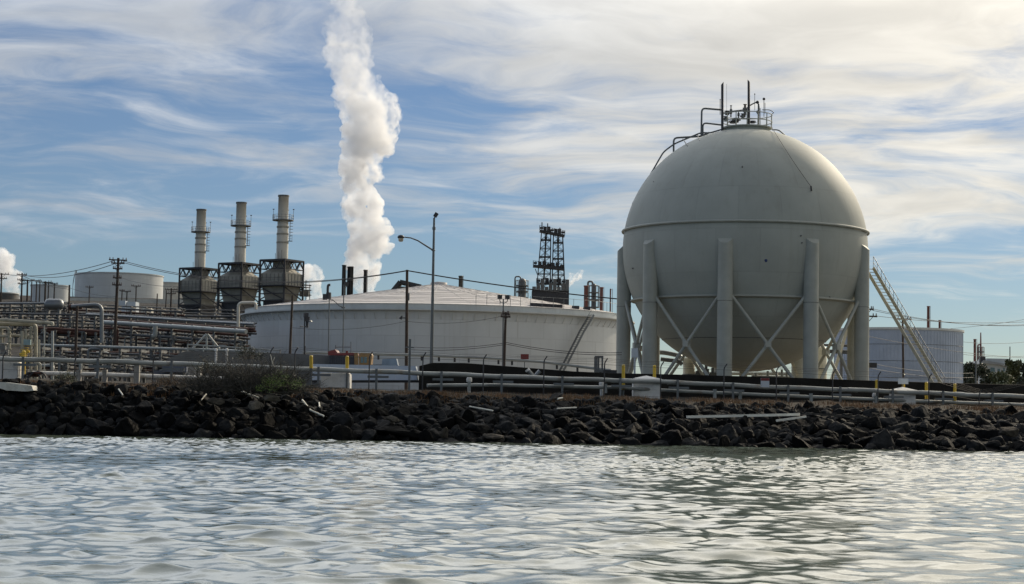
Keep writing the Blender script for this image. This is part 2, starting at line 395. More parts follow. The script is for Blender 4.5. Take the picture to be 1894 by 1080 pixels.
def waves(X, Y):
    r = np.random.RandomState(5); Z = np.zeros_like(X); DX, DY = np.zeros_like(X), np.zeros_like(X); fade = 1 - ss(34, 60, np.abs(X))
    patch = .8 + .35 * np.sin(X * .11 + .3) * np.cos(Y * .09) + .2 * np.sin(X * .23 - Y * .17)
    for i in range(90):
        L = .33 * (2.3 / .33) ** r.rand(); th = r.normal(-1.7, 1.05); k = 2 * math.pi / L
        A = .0033 * L ** .93
        ph = (X * math.cos(th) + Y * math.sin(th)) * k + r.rand() * 6.28
        q = A * (patch if L < 2 else 1)
        Z += q * np.cos(ph); DX -= q * 1.9 * math.cos(th) * np.sin(ph); DY -= q * 1.9 * math.sin(th) * np.sin(ph)
    grp = np.clip(np.sin(X * .47 + Y * .19 + 1) * np.sin(Y * .33 - X * .21) + .35 * np.sin(X * 1.1 - Y * .5), 0, 1.2)
    for i in range(9):
        L = 1.0 + 1.3 * r.rand(); th = r.normal(-1.65, .4); k = 2 * math.pi / L; q = .0052 * L * grp
        ph = (X * math.cos(th) + Y * math.sin(th)) * k + r.rand() * 6.28
        Z += q * np.cos(ph); DX -= q * 1.3 * math.cos(th) * np.sin(ph); DY -= q * 1.3 * math.sin(th) * np.sin(ph)
    e = fade * ss(0, 8, Y)
    return Z * e, DX * e, DY * e
wy = [-30, 0, 6, 12, 15]; y_ = 17.0
while y_ < 124: wy.append(y_); y_ += .055 + .0011 * max(y_ - 20, 0)
wy = np.array(wy + [130, 140])
wxs = np.concatenate([[-4000, -1500, -600, -250, -120, -80], np.arange(-60, -26, .35), np.arange(-26, 26.01, .07), np.arange(26.3, 60, .35), [80, 120, 250, 600, 1500, 4000]])
tag(grid_mesh('water', wxs, wy, waves, water_material()), kind='structure', label='grey green choppy bay water')
#@@PART2
# ------------------------------------------------------------------ spherical gas tank
SD = 166.0
SC = P(1377, 463, SD); SR = 10.7
SG = zpl(.72) - .1                                 # ground under it
def sph(px, py, off=0.0):
    """where the line of sight through a pixel meets the tank (its limb when it passes outside)"""
    dd = ray(px, py).normalized(); oc = CAM - SC; b_ = oc.dot(dd); c_ = oc.length_squared - (SR + off) ** 2
    disc = b_ * b_ - c_
    return CAM + dd * (-b_ - math.sqrt(disc)) if disc > 0 else CAM + dd * (-b_)
T = thing('spherical_gas_tank', 'huge pale grey spherical pressure tank standing on braced columns', 'gas tank', (SC.x, SC.y, SG))
prof = [(SR * math.cos(a), SR * math.sin(a)) for a in np.linspace(-math.pi / 2, math.pi / 2, 65)]
MB().lathe(SC, prof, 128).build('sphere_shell', SPHERE, T)
def lat(dz): return math.sqrt(SR * SR - dz * dz)
MB().ring(SC + Vector((0, 0, 1.52)), lat(1.52) + .14, .11, 160).build('deluge_ring', COLUMN, T)
mb = MB(); zr = -4.64; r_ = lat(zr)
mb.lathe(SC, [(r_ + .01, zr + .16), (r_ + .34, zr + .10), (r_ + .34, zr - .02), (r_ - .06, zr - .14)], 128, False)
mb.build('stiffener_ring', COLUMN, T)
MB().ring(SC + Vector((0, 0, -7.98)), lat(-7.98) + .01, .03, 120, 6).build('weld_seam', STEELM, T)
angs = [math.radians(-96.5 + q) for q in (-9, 31, 71, 111, 151, 191, 231, 271, 311)]
tops = []
def colpt(a, z, rad=SR - .16): return Vector((SC.x + rad * math.cos(a), SC.y + rad * math.sin(a), z))
for i, a in enumerate(angs):
    zt = SC.z + (.2 if i == 0 else .35)
    mb = MB(); c0 = colpt(a, 0); rr = .63
    n = 28; vs = []
    for z_, k in ((SG, 1), (zt, 1)):
        for j in range(n):
            q = 2 * math.pi * j / n; ox, oy = rr * math.cos(q), rr * math.sin(q)
            inward = -(ox * math.cos(a) + oy * math.sin(a)) / rr
            vs.append((c0.x + ox, c0.y + oy, z_ + (inward * .55 if k and z_ == zt else 0)))
    mb.add(vs, [(j, (j + 1) % n, n + (j + 1) % n, n + j) for j in range(n)], True); mb.add(vs[n:], [tuple(range(n))])
    col = mb.build('column', COLUMN, T)
    zj = SC.z - 5.1
    MB().ring((c0.x, c0.y, zj), rr + .004, .022, 28, 6).build('joint_band', STEELM, col)
    MB().cyl((c0.x, c0.y, SG - .05), (c0.x, c0.y, SG + .12), .95, n=24).build('base_plate', CONC, col)
for i in range(9):
    a, b = angs[i], angs[(i + 1) % 9]
    if abs(math.degrees(b - a)) > 60: b += 2 * math.pi
    zt, zb = SC.z - 3.97, SG + .15
    for p, q in ((a, b), (b, a)):
        A, B = colpt(p, zt), colpt(q, zb)
        dd = (B - A); MB().cyl(A + dd * .035, B - dd * .035, .145, n=12).build('cross_brace', COLUMN, T)
    m_ = (colpt(a, (zt + zb) / 2) + colpt(b, (zt + zb) / 2)) / 2
    e = Vector((math.cos((a + b) / 2), math.sin((a + b) / 2), 0))
    MB().beam(m_ - e * .26, m_ + e * .26, .5, .5).build('gusset', COLUMN, T)
# top platform with valves and vents
zt0 = SC.z + SR; pc = Vector((SC.x + .12, SC.y, zt0 - .05)); pr = 2.2
mb = MB().lathe(pc, [(pr - .25, -.35), (pr - .25, .12), (pr, .12), (pr, .22), (0, .22)], 40, False)
PL = mb.build('top_platform', COLUMN, T)
for i in range(14):
    a = 2 * math.pi * i / 14 + .1
    mbp = MB().cyl(pc + Vector((pr * math.cos(a), pr * math.sin(a), .2)), pc + Vector((pr * math.cos(a), pr * math.sin(a), 1.35)), .045, n=6)
    mbp.build('railing_post', COLUMN, PL)
for h in (.72, 1.35): MB().ring(pc + Vector((0, 0, h)), pr, .04, 40, 6).build('railing', COLUMN, PL)
def vent(px, ytop, ybot, dy_, name='vent_pipe', r=.115):
    a = P(px, ybot, SD + dy_); b = P(px, ytop, SD + dy_)
    mb = MB().cyl(a, b, r, n=14, caps=False)
    # slanted mouth
    vv = mb.v; mb.v = [(v[0], v[1], v[2] + (v[0] - b.x) * (1.2 if px < 1360 else -1.2)) if v[2] > b.z - .01 else v for v in vv]
    mb.f.append(tuple(2 * i + 1 for i in range(14))); mb.sm.append(False)
    mb.build(name, STEELD if r > .1 else STEELM, T)
vent(1336, 154, 242, -1.3); vent(1385, 150, 243, -1.8)
for px, yt, yb, r in ((1344, 155, 205, .012), (1332, 183, 212, .03), (1396, 174, 204, .022), (1413, 186, 216, .03), (1415, 190, 210, .025), (1403, 192, 236, .075), (1406, 200, 236, .03)):
    MB().cyl(P(px, yb, SD), P(px, yt, SD), r, n=8).build('instrument_pipe', STEELM, T)
for px, py, q in ((1413, 183, .13), (1396, 174, .06), (1401, 189, .15), (1332, 184, .05)):
    MB().lathe(P(px, py, SD), [(q * math.cos(a), q * math.sin(a)) for a in np.linspace(-1.57, 1.57, 8)], 10).build('vent_cap', STEELD, T)
for px, py, wq, hq in ((1345, 209, 13, 7), (1342, 220, 10, 9), (1352, 206, 4, 22), (1378, 203, 8, 20), (1374, 215, 10, 9), (1362, 222, 16, 6), (1366, 212, 4, 14), (1356, 226, 20, 4), (1392, 226, 14, 4), (1402, 208, 6, 6)):
    c = P(px, py, SD - .2); s_ = S(SD)
    mb = MB().cyl(c - Vector((0, 0, hq * s_ / 2)), c + Vector((0, 0, hq * s_ / 2)), wq * s_ * .32, wq * s_ * .26, n=10)
    mb.cyl(c - Vector((wq * s_ / 2, 0, 0)), c + Vector((wq * s_ / 2, 0, 0)), hq * s_ * .22, n=8)
    mb.ring(c + Vector((0, 0, hq * s_ * .5)), wq * s_ * .4, .03, 12, 5)
    mb.build('relief_valve', STEELM if wq < 14 else STEELD, T)
MB().pipe([P(1352, 206, SD), P(1378, 203, SD), P(1388, 194, SD), P(1401, 188, SD), P(1404, 196, SD), P(1403, 236, SD)], .06, bend=.3).build('relief_header', STEELM, T)
for pts, r in (([(1334, 203), (1298, 200), (1297, 252)], .085), ([(1334, 231), (1300, 227), (1300, 250)], .075),
               ([(1169, 414), (1169, 378), (1200, 328), (1227, 281), (1247, 266), (1297, 245), (1312, 246), (1336, 239)], .07),
               ([(1246, 281), (1246, 255), (1297, 252), (1312, 245)], .085), ([(1428, 240), (1440, 240), (1453, 251)], .06),
               ([(1426, 212), (1432, 208), (1424, 203), (1410, 203)], .035)):
    MB().pipe([P(x, y, SD - .1) for x, y in pts], r, bend=.35).build('spray_pipe', GALV, T)
for x, y, x2, y2 in ((1263, 257, 1268, 266), (1200, 328, 1205, 332), (1290, 250, 1290, 256)):
    MB().cyl(P(x, y, SD - .1), sph(x2 + 4, y2 + 4), .045, n=6).build('pipe_bracket', STEELM, T)
pts = [P(1425, 230, SD - .6)] + [sph(1425 + (1500 - 1425) * k / 8, 231 + 114 * k / 8 - 10 * math.sin(math.pi * k / 8) * -.3, .14) for k in range(1, 9)]
MB().tube(pts, .028, 6).build('guy_line', STEELM, T)
MB().cyl(sph(1500, 344, .2), sph(1501, 353, .05), .07, n=8).build('line_anchor', STEELD, T)
c = sph(1417, 482, .01); nn = (c - SC).normalized()
mb = MB(); mb.lathe((0, 0, 0), [(.14, 0), (.1, .02), (0, .03)], 7, False); Mq = nn.to_track_quat('Z', 'Y').to_matrix()
mb.v = [tuple(c + Mq @ Vector((v[0] * (1.2 if v[1] > 0 else .8), v[1], v[2]))) for v in mb.v]
mb.build('blue_mark', mat('blue_mark_paint', (.04, .06, .16), .5, 0, .05), T)
for px, py in ((1373, 309), (1481, 436), (1483, 449), (1171, 496), (1534, 549)):
    c = sph(px, py, .02); MB().cyl(c, c + (c - SC).normalized() * .1, .06, n=8).build('lug', STEELM, T)
MB().cyl(SC - Vector((0, 0, SR + 1.6)), SC - Vector((0, 0, SR - .1)), .35, n=14).build('bottom_nozzle', CREAM, T)

# ------------------------------------------------------------------ stair up to the sphere
dS = Vector((math.cos(math.radians(44)), -math.sin(math.radians(44)), 0)); wS = Vector((-dS.y, dS.x, 0)) * 1.05
top = P(1600, 494, 164.4); bot0 = P(1722, 703, 158)
runL = (Vector((bot0.x, bot0.y, 0)) - Vector((top.x, top.y, 0))).length
dS = Vector((bot0.x - top.x, bot0.y - top.y, 0)).normalized(); wS = Vector((-dS.y, dS.x, 0)) * 1.0
bot0 = top + (bot0 - top) * ((top.z - SG) / (top.z - bot0.z))
T = thing('access_stair', 'long straight cream steel stair leaning from the ground up to the sphere', 'stair', (bot0.x, bot0.y, SG))
for k in (0, 1): MB().beam(top + wS * k, bot0 + wS * k, .07, .30).build('stringer', CREAM, T)
nst = 40
for i in range(nst):
    c = top.lerp(bot0, (i + .5) / nst) + wS * .5
    MB().box(c, (.24, .95, .035), math.atan2(dS.y, dS.x)).build('tread', CREAM, T)
for k in (1,):
    u_ = Vector((0, 0, 1.0)); a, b = top + wS * k, bot0 + wS * k
    R_ = MB().cyl(a + u_, a.lerp(b, .88) + u_, .03, n=6).build('handrail', GALV, T)
    for h in (.5,): MB().cyl(a + u_ * h, a.lerp(b, .88) + u_ * h, .022, n=6).build('mid_rail', GALV, R_)
    for i in range(18):
        q = a.lerp(b, .88 * i / 17); MB().cyl(q, q + u_, .02, n=5).build('baluster', GALV, R_)
# things under the sphere
def solo_boxes(name, label, cat, boxes, m, group=None):
    mb = MB()
    for x0, y0, x1, y1, Y, dep in boxes:
        a, b = P(x0, y1, Y), P(x1, y0, Y); mb.box(((a.x + b.x) / 2, Y + dep / 2, (a.z + b.z) / 2), (abs(b.x - a.x), dep, abs(b.z - a.z)))
    return solo(name, label, cat, mb, m, group)
def vessel(name, label, px, y0, y1, wpx, Y, m, group=None, z0=None):
    a = P(px, y1, Y); b = P(px, y0, Y); r = wpx * S(Y) / 2; z0 = SG if z0 is None else z0
    T = thing(name, label, 'vessel', (a.x, Y, z0), group)
    h = b.z - z0
    MB().lathe((a.x, Y, z0), [(r, 0), (r, h - r * .35), (r * .8, h - r * .12), (r * .4, h), (0, h + .02)], 28).build('vessel_shell', m, T)
    MB().cyl((a.x, Y, z0 + h), (a.x, Y, z0 + h + .45), r * .16, n=10).build('nozzle', m, T)
    MB().ring((a.x, Y, z0 + h * .62), r + .02, .05, 28, 6).build('band', STEELM, T)
    return T
vessel('cream_vessel', 'squat cream vessel between the second and third sphere columns', 1274, 660, 700, 22, 176, CREAM)
vessel('cream_vessel', 'taller cream vessel behind the fourth front sphere column', 1516, 640, 705, 26, 178, CREAM)
for pts, r, lab, Y in (([(1192, 650), (1230, 652), (1258, 658), (1262, 668)], .22, 'silver elbowed pipe seen below the sphere at its far left', 176),
                       ([(1222, 664), (1256, 668), (1262, 674)], .2, 'short silver pipe curving down under the sphere', 174),
                       ([(1285, 690), (1330, 691), (1420, 691), (1462, 692)], .16, 'long white pipe running along the ground under the sphere', 178),
                       ([(1192, 700), (1192, 648), (1206, 640)], .2, 'upright pipe bent over beside the second sphere column', 190)):
    solo('process_pipe', lab, 'pipe', MB().pipe([P(x, y, Y) for x, y in pts], r), PIPES if r > .17 else PIPEW)
solo('leaning_strut', 'short cream strut leaning under the sphere near the fourth column', 'strut', MB().beam(P(1464, 668, 172), P(1475, 694, 172), .24), CREAM)
mbp = MB()
for x, h in ((1398, 8), (1420, 11), (1446, 14), (1455, 10)):
    c = P(x, 697, 173); mbp.cyl(c - Vector((0, 0, 1.4)), c + Vector((0, 0, h * S(173))), .11, n=8)
    mbp.ring(c + Vector((0, 0, h * S(173) + .12)), .22, .035, 12, 5)
mbp.cyl(P(1390, 696, 173), P(1462, 698, 173), .12, n=8)
solo('valve_header', 'row of small handwheel valves on a pipe under the right half of the sphere', 'valve header', mbp, PIPEW)
mbp = MB()
for x, y in ((1292, 686), (1306, 682), (1318, 689)): c = P(x, y, 176); mbp.box((c.x, c.y, (c.z + SG) / 2), (.5, .6, c.z - SG)); mbp.cyl(c, c + Vector((0, 0, .45)), .14, n=8)
mbp.cyl(P(1286, 692, 176), P(1326, 693, 176), .14, n=8)
solo('pump_row', 'low grey pumps standing between the second and centre sphere columns', 'pumps', mbp, GALV)
T = thing('pipe_bridge', 'rusty pipe bridge seen through the braces at the right of the sphere', 'pipe bridge', gp(1540, 190))
for y in (638, 651, 648): MB().cyl(P(1500, y - 1, 190 + y % 3), P(1582, y + 2, 190 + y % 3), .12, n=8).build('pipe', PIPED, T)
for x in (1506, 1556, 1578): MB().beam(P(x, 632, 190), gp(x, 190), .25).build('post', STEELM, T)
MB().beam(P(1568, 606, 189), P(1538, 702, 189), .3).build('brace', CREAM, T)
solo_boxes('hose_box', 'small pale blue cabinet between the two leftmost sphere columns', 'cabinet', [(1168, 644, 1180, 661, 159, .4), (1172, 661, 1176, 697, 159.1, .2)], SIGNW)

# ------------------------------------------------------------------ the big flat white tank
TD = 250.0
tl, tr = P(458, 580, TD), P(1163, 592, TD)
TC = Vector(((tl.x + tr.x) / 2, TD, 3.0)); TR = (tr.x - tl.x) / 2
zrim = P(820, 562, TD - TR).z; zap = P(822, 525, TD).z
T = thing('storage_tank', 'very wide low white storage tank with a shallow cone roof', 'storage tank', (TC.x, TC.y, TC.z))
MB().lathe(TC, [(TR, 0), (TR, zrim - 3.9 - TC.z + 3.0)], 160).build('tank_wall', TANKW, T)
zb = zrim - TC.z
mb = MB().lathe(TC, [(TR - .01, zb - .95), (TR + .75, zb - .80), (TR + .75, zb - .66), (TR + .12, zb - .64), (TR + .12, zb - .05), (TR + .2, zb)], 160, False)
RB = mb.build('rim_band', TRIM, T)
for i in range(120):
    a = 2 * math.pi * i / 120
    if math.sin(a) > .3: continue
    e = Vector((math.cos(a), math.sin(a), 0))
    MB().beam(TC + e * (TR + .04) + Vector((0, 0, zb - 1.85)), TC + e * (TR + .6) + Vector((0, 0, zb - .97)), .07).build('bracket', TRIM, RB)
mb = MB(); nn_ = 96
mb.lathe(TC, [(TR + .25, zb + .003)] + [((TR + .25) * (1 - k / 12), zb + .003 + (zap - TC.z - zb) * (k / 12)) for k in range(1, 12)] + [(.01, zap - TC.z)], nn_, False)
RF = mb.build('roof', ROOF, T)
mb = MB()
for i in range(0, nn_, 3):
    a = 2 * math.pi * i / nn_; e = Vector((math.cos(a), math.sin(a), 0))
    mb.beam(TC + e * TR + Vector((0, 0, zb + .02)), TC + e * 1.2 + Vector((0, 0, zap - TC.z - .17)), .06, .06)
for k in range(1, 15):
    q = k / 15; rr_ = (TR + .25) * (1 - q); pts = []
    for i in range(nn_):
        a = 2 * math.pi * i / nn_; w_ = .16 * math.sin(5 * a + k * 1.7) + .1 * math.sin(13 * a + k)
        f_ = min(max(q + w_ / 15, .005), .995); r2 = (TR + .25) * (1 - f_)
        pts.append(TC + Vector((r2 * math.cos(a), r2 * math.sin(a), zb + .003 + (zap - TC.z - zb) * f_)))
    mb.tube(pts, .06, 5, True)
mb.build('roof_seam', ROOF, RF)
MB().lathe(TC, [(1.1, zap - TC.z - .3), (1.1, zap - TC.z + .15), (0, zap - TC.z + .3)], 20).build('roof_vent', ROOF, RF)
# right side of the rim: rail, hatches and a stair down the wall
rail = MB(); hat = []
def rimpt(px, rad=TR, up=0):
    x_ = P(px, 560, TD - TR).x
    best = None
    for k in range(240):
        a = -math.pi + math.pi * k / 239; q = TC + Vector((rad * math.cos(a), rad * math.sin(a), 0))
        e = abs(947 + F * q.x / q.y - 5 - px)
        if best is None or e < best[0]: best = (e, q)
    return best[1] + Vector((0, 0, zb + up))
for i, px in enumerate(range(878, 1140, 20)):
    p = rimpt(px); MB().cyl(p, p + Vector((0, 0, 1.3)), .03, n=5).build('rail_post', GALV, T)
rl = [rimpt(px, TR, 1.25) for px in range(980, 1142, 8)]; MB().tube(rl, .022, 5).build('rim_rail', GALV, T)
for px in (984, 996, 1006, 1018, 1030, 1060, 1080):
    p = rimpt(px, TR - .9, .35); MB().box(p, (.9, .7, .35)).build('roof_hatch', STEELD, T)
p = [rimpt(px, TR + .5, z_) for px, z_ in ((1086, -.6), (1070, -2.6), (1054, -4.6), (1038, -6.7), (1022, -8.8))]
ST = MB(); 
for a, b in zip(p, p[1:]):
    ST.beam(a, b, .06, .26); o_ = (Vector(((a + b) / 2)) - TC); o_.z = 0; o_ = o_.normalized() * .75
    ST.beam(a + o_, b + o_, .06, .26)
    for k in range(7): ST.beam(a.lerp(b, k / 7), a.lerp(b, k / 7) + o_, .2, .04)
stt = ST.build('wall_stair', GALV, T)
MB().tube([q + o_ + Vector((0, 0, 1)) for q in p], .025, 5).build('stair_rail', GALV, stt)
solo('roof_gooseneck', 'dark gooseneck vent standing on the left part of the tank roof', 'vent', MB().pipe([P(607, 553, 232), P(606, 536, 232), P(607, 527, 232), P(611, 527, 232)], .16).cyl(P(608, 553, 232), P(608, 541, 232), .32).box(P(601, 549, 232), (.5, .5, .7)), STEELD)

# ------------------------------------------------------------------ boiler units with stacks
def boiler(px, ytop, Y, ysT, label, k=1.0):
    zT = P(px, ytop, Y).z; z0 = zT - 9.7 * k; base_ = Vector((P(px, 585, Y).x, Y, z0))
    T = thing('boiler_unit', label, 'boiler unit', base_, 'boiler units with tall exhaust stacks')
    rot = math.radians(-31); h = 2.68 * k
    def L(x, y, z): return base_ + Matrix.Rotation(rot, 3, 'Z') @ Vector((x * k, y * k, 0)) + Vector((0, 0, z * k))
    g = float(gz(base_.x, Y)) - z0 - .3
    H = h / k
    # casing, roof hood, hopper
    def frus(n_, m_, levels, par=T):
        vs = []; 
        for s_, z in levels: vs += [L(-s_, -s_, z), L(s_, -s_, z), L(s_, s_, z), L(-s_, s_, z)]
        fs = []
        for i in range(len(levels) - 1):
            for j in range(4): fs.append((4 * i + j, 4 * i + (j + 1) % 4, 4 * i + 4 + (j + 1) % 4, 4 * i + 4 + j))
        fs += [(3, 2, 1, 0), tuple(4 * (len(levels) - 1) + j for j in range(4))]
        return MB().add(vs, fs).build(n_, m_, par)
    c_ = frus('casing', CASING, [(H - .12, 5.25), (H - .12, 7.3)])
    frus('hood', CASING, [(H - .12, 7.303), (1.15, 8.5), (1.1, 9.4)])
    frus('hopper', CASING, [(1.95, 2.6), (H - .3, 5.05)])
    frus('lower_casing', STEELD, [(2.2, min(g, -.2)), (2.2, 2.6)])
    rib = MB()
    for s_ in (-1, 1):
        for q in np.linspace(-H + .5, H - .5, 6):
            rib.beam(L(q, s_ * (H - .09), 5.3), L(q, s_ * (H - .09), 7.25), .07 * k); rib.beam(L(s_ * (H - .09), q, 5.3), L(s_ * (H - .09), q, 7.25), .07 * k)
    for z in (5.9, 6.6):
        rib.beam(L(-H, -H + .09, z), L(H, -H + .09, z), .06 * k); rib.beam(L(-H + .09, -H, z), L(-H + .09, H, z), .06 * k)
    rib.build('casing_rib', STEELM, c_)
    for sx, sy in ((-1, -1), (1, -1), (1, 1), (-1, 1)):
        MB().beam(L(sx * H, sy * H, g), L(sx * H, sy * H, 9.72), .3 * k).build('frame_post', STEELD, T)
    for i, (a, b) in enumerate((((-1, -1), (1, -1)), ((1, -1), (1, 1)), ((1, 1), (-1, 1)), ((-1, 1), (-1, -1)))):
        mb = MB(); A = lambda z: L(a[0] * H, a[1] * H, z); B = lambda z: L(b[0] * H, b[1] * H, z)
        for z, w_ in ((9.6, .26), (8.1, .12), (5.15, .3), (2.6, .22)): mb.beam(A(z), B(z), w_ * k)
        n = 6
        for j in range(n):
            z1, z2 = (9.5, 8.15) if j % 2 else (8.15, 9.5)
            mb.beam(A(z1).lerp(B(z1), j / n), A(z2).lerp(B(z2), (j + 1) / n), .13 * k)
        mb.beam(A(5.0), B(2.7), .16 * k); mb.beam(A(1.2), B(1.2), .25 * k); mb.beam(A(3.8), B(3.8), .14 * k); mb.beam(A(2.5), B(g), .16 * k); mb.beam(B(2.5), A(g), .16 * k)
        mb.beam(A(9.4), A(g), .08)
        mb.build('truss', STEELD, T)
    dk = MB(); 
    for s1, s2, t1, t2 in ((-1, 1, -1.32, -1.02), (-1, 1, 1.02, 1.32)):
        dk.box(L(0, (t1 + t2) / 2 * H, 5.12), (2.75 * H * k, .3 * H * k, .1), rot); dk.box(L((t1 + t2) / 2 * H, 0, 5.12), (.3 * H * k, 2.0 * H * k, .1), rot)
    D_ = dk.build('walkway', STEELD, T)
    rr = MB(); q = 1.3 * H; cs = [(-q, -q), (q, -q), (q, q), (-q, q)]
    for z in (5.6, 6.1):
        for a, b in zip(cs, cs[1:] + cs[:1]): rr.beam(L(a[0], a[1], z), L(b[0], b[1], z), .04 * k)
    for a, b in zip(cs, cs[1:] + cs[:1]):
        for j in range(6): rr.beam(L(a[0] + (b[0] - a[0]) * j / 6, a[1] + (b[1] - a[1]) * j / 6, 5.15), L(a[0] + (b[0] - a[0]) * j / 6, a[1] + (b[1] - a[1]) * j / 6, 6.1), .04 * k)
    rr.build('walkway_rail', STEELM, D_)
    dk2 = MB().box(L(0, 0, 9.76), (2.02 * h, 2.02 * h, .08), rot); dk2.build('top_deck', STEELD, T)
    hs = (P(px, ysT, Y).z - z0) / k
    mid = 9.8 + (hs - 9.8) * .40; plz = 9.8 + (hs - 9.8) * .615
    pr_ = [(1.03, 9.8), (1.03, mid - .2), (1.0, mid), (.98, mid + .25), (.95, plz), (.92, plz + .3), (.90, hs - .25), (.95, hs - .24), (.95, hs), (.80, hs), (.80, hs - 1.2)]
    cpos = L(0, 0, 0)
    stk = MB().lathe(cpos, [(r * k, z * k) for r, z in pr_], 32, True).build('stack', STACKP, T)
    for z in (mid, mid - 1.5, plz - 1.2, hs - .12):
        rz_ = 1.05 if z < plz - .5 else .97
        MB().lathe(cpos, [(rz_ * k - .03, (z - .14) * k), (rz_ * k + .03, (z - .14) * k), (rz_ * k + .03, (z + .14) * k), (rz_ * k - .03, (z + .14) * k)], 32, False).build('stack_band', CASING if z < hs - 1 else STEELM, stk)
    pf = MB().lathe(cpos, [(.93 * k, (plz - .12) * k), (1.85 * k, (plz - .12) * k), (1.85 * k, (plz + .05) * k), (.93 * k, (plz + .05) * k)], 28, False).build('ring_platform', STEELM, stk)
    rg = MB()
    for z in (.45, .9): rg.ring(cpos + Vector((0, 0, (plz + z) * k)), 1.82 * k, .03, 28, 5)
    for j in range(16):
        a = 2 * math.pi * j / 16; e = Vector((math.cos(a), math.sin(a), 0)) * 1.82 * k
        rg.cyl(cpos + e + Vector((0, 0, plz * k)), cpos + e + Vector((0, 0, (plz + .95) * k)), .028, n=5)
    for a in (.15, 2.9, 1.2): 
        e = Vector((math.cos(a), math.sin(a), 0)) * 1.8 * k
        rg.cyl(cpos + e + Vector((0, 0, plz * k)), cpos + e + Vector((0, 0, (plz + 1.9) * k)), .035, n=5).box(cpos + e + Vector((0, 0, (plz + 1.95) * k)), (.3, .1, .16))
    rg.build('platform_rail', GALV, stk)
    ld = MB(); e = Vector((1.28 * k, -.2, 0)); 
    zl0 = mid - 1.2
    for s_ in (-.2, .2): ld.cyl(cpos + e + Vector((0, s_, zl0 * k)), cpos + e + Vector((0, s_, plz * k)), .035, n=5)
    for j in range(16): z = zl0 + (plz - zl0) * j / 16; ld.cyl(cpos + e + Vector((0, -.2, z * k)), cpos + e + Vector((0, .2, z * k)), .025, n=5)
    for j in range(5): ld.ring(cpos + e + Vector((.22, 0, (zl0 + 1 + (plz - zl0 - 1) * j / 5) * k)), .33, .025, 10, 4)
    ld.box(cpos + Vector((1.35 * k, 0, zl0 * k)), (.75, .75, .08))
    for z in (.4, .8):
        ld.beam(cpos + Vector((1.0, -.37, (zl0 + z) * k)), cpos + Vector((1.72 * k, -.37, (zl0 + z) * k)), .04)
    ld.beam(cpos + Vector((1.7 * k, -.37, zl0 * k)), cpos + Vector((1.7 * k, -.37, (zl0 + .8) * k)), .05)
    ld.build('ladder', GALV, stk)
    for q in (.2, .45, .7): MB().cyl(L(H * q, -H + .1, 9.8), L(H * q, -H + .1, 10.6 + q), .04, n=5).build('deck_lamp', STEELM, T)
boiler(519, 482, 330, 361, 'tallest and nearest boiler stack unit, beside the wide white tank')
boiler(441, 488, 343, 374, 'middle one of the three boiler stack units')
boiler(367, 497, 362, 387, 'farthest left and lowest of the three boiler stack units')

# ------------------------------------------------------------------ other tanks
def cyl_tank(name, label, x0, x1, ytop, Y, z0, wall, sag=0.0, rim=None, stair=False, seams=0):
    a, b = P(x0, ytop, Y), P(x1, ytop, Y); c = Vector(((a.x + b.x) / 2, Y, z0)); R = (b.x - a.x) / 2
    ztop = (a.z + b.z) / 2 - z0
    T = thing(name, label, 'storage tank', c)
    W_ = MB().lathe(c, [(R, 0), (R, ztop - .3), (R, ztop)], 72).build('tank_wall', wall, T)
    if seams:
        mb = MB()
        for i in range(seams):
            q = 2 * math.pi * i / seams
            if math.sin(q) > .2: continue
            e = Vector((math.cos(q), math.sin(q), 0)) * (R + .01); mb.beam(c + e, c + e + Vector((0, 0, ztop - .35)), .035)
        mb.build('siding_rib', wall, W_)
        mb = MB()
        for k in range(1, 5): mb.ring(c + Vector((0, 0, ztop * k / 5)), R + .02, .025, 72, 4)
        mb.build('strap', STEELM, W_)
    MB().lathe(c, [(R - .02, ztop - .25), (R + .16, ztop - .22), (R + .16, ztop + .02), (R - .1, ztop + .03)], 72, False).build('rim', rim or TRIM, T)
    MB().lathe(c, [(R - .05, ztop + .005), (0.01, ztop + R * .04)], 72).build('roof', ROOFG, T)
    for i in range(10):
        q = math.pi + (.25 * i / 9); e = Vector((math.cos(q), math.sin(q), 0)) * (R - .1); MB().cyl(c + e + Vector((0, 0, ztop)), c + e + Vector((0, 0, ztop + 1)), .03, n=5).build('roof_rail_post', GALV, T)
    if stair:
        mb = MB(); pts = []
        for i in range(14):
            q = math.pi * .98 + .05 * i; e = Vector((math.cos(q), math.sin(q), 0)) * (R + .5); pts.append(c + e + Vector((0, 0, ztop * (1 - i / 13))))
        mb.tube(pts, .06, 5); mb.tube([p_ + Vector((0, 0, 1)) for p_ in pts], .03, 5)
        for p_ in pts: mb.cyl(p_, p_ + Vector((0, 0, 1)), .03, n=5)
        mb.build('spiral_stair', GALV, T)
    return T
cyl_tank('storage_tank', 'pale grey round tank on the hill behind the cross-armed utility pole', 141, 301, 509, 480, 26.0, TANKW, stair=True)
cyl_tank('storage_tank', 'beige tank mostly hidden between the hill tank and the boiler units', 270, 352, 524, 520, 27.0, STACKP)
cyl_tank('storage_tank', 'small grey tank behind the cluster of poles at far left', 58, 128, 528, 420, 22.0, TANKW)
cyl_tank('storage_tank', 'dark brown round tank beside the steam at the left edge', -40, 34, 542, 430, 22.0, PIPED)
cyl_tank('storage_tank', 'blue grey ribbed tank behind the stair right of the sphere', 1545, 1778, 611, 220, 3.0, BLUETANK, seams=110)
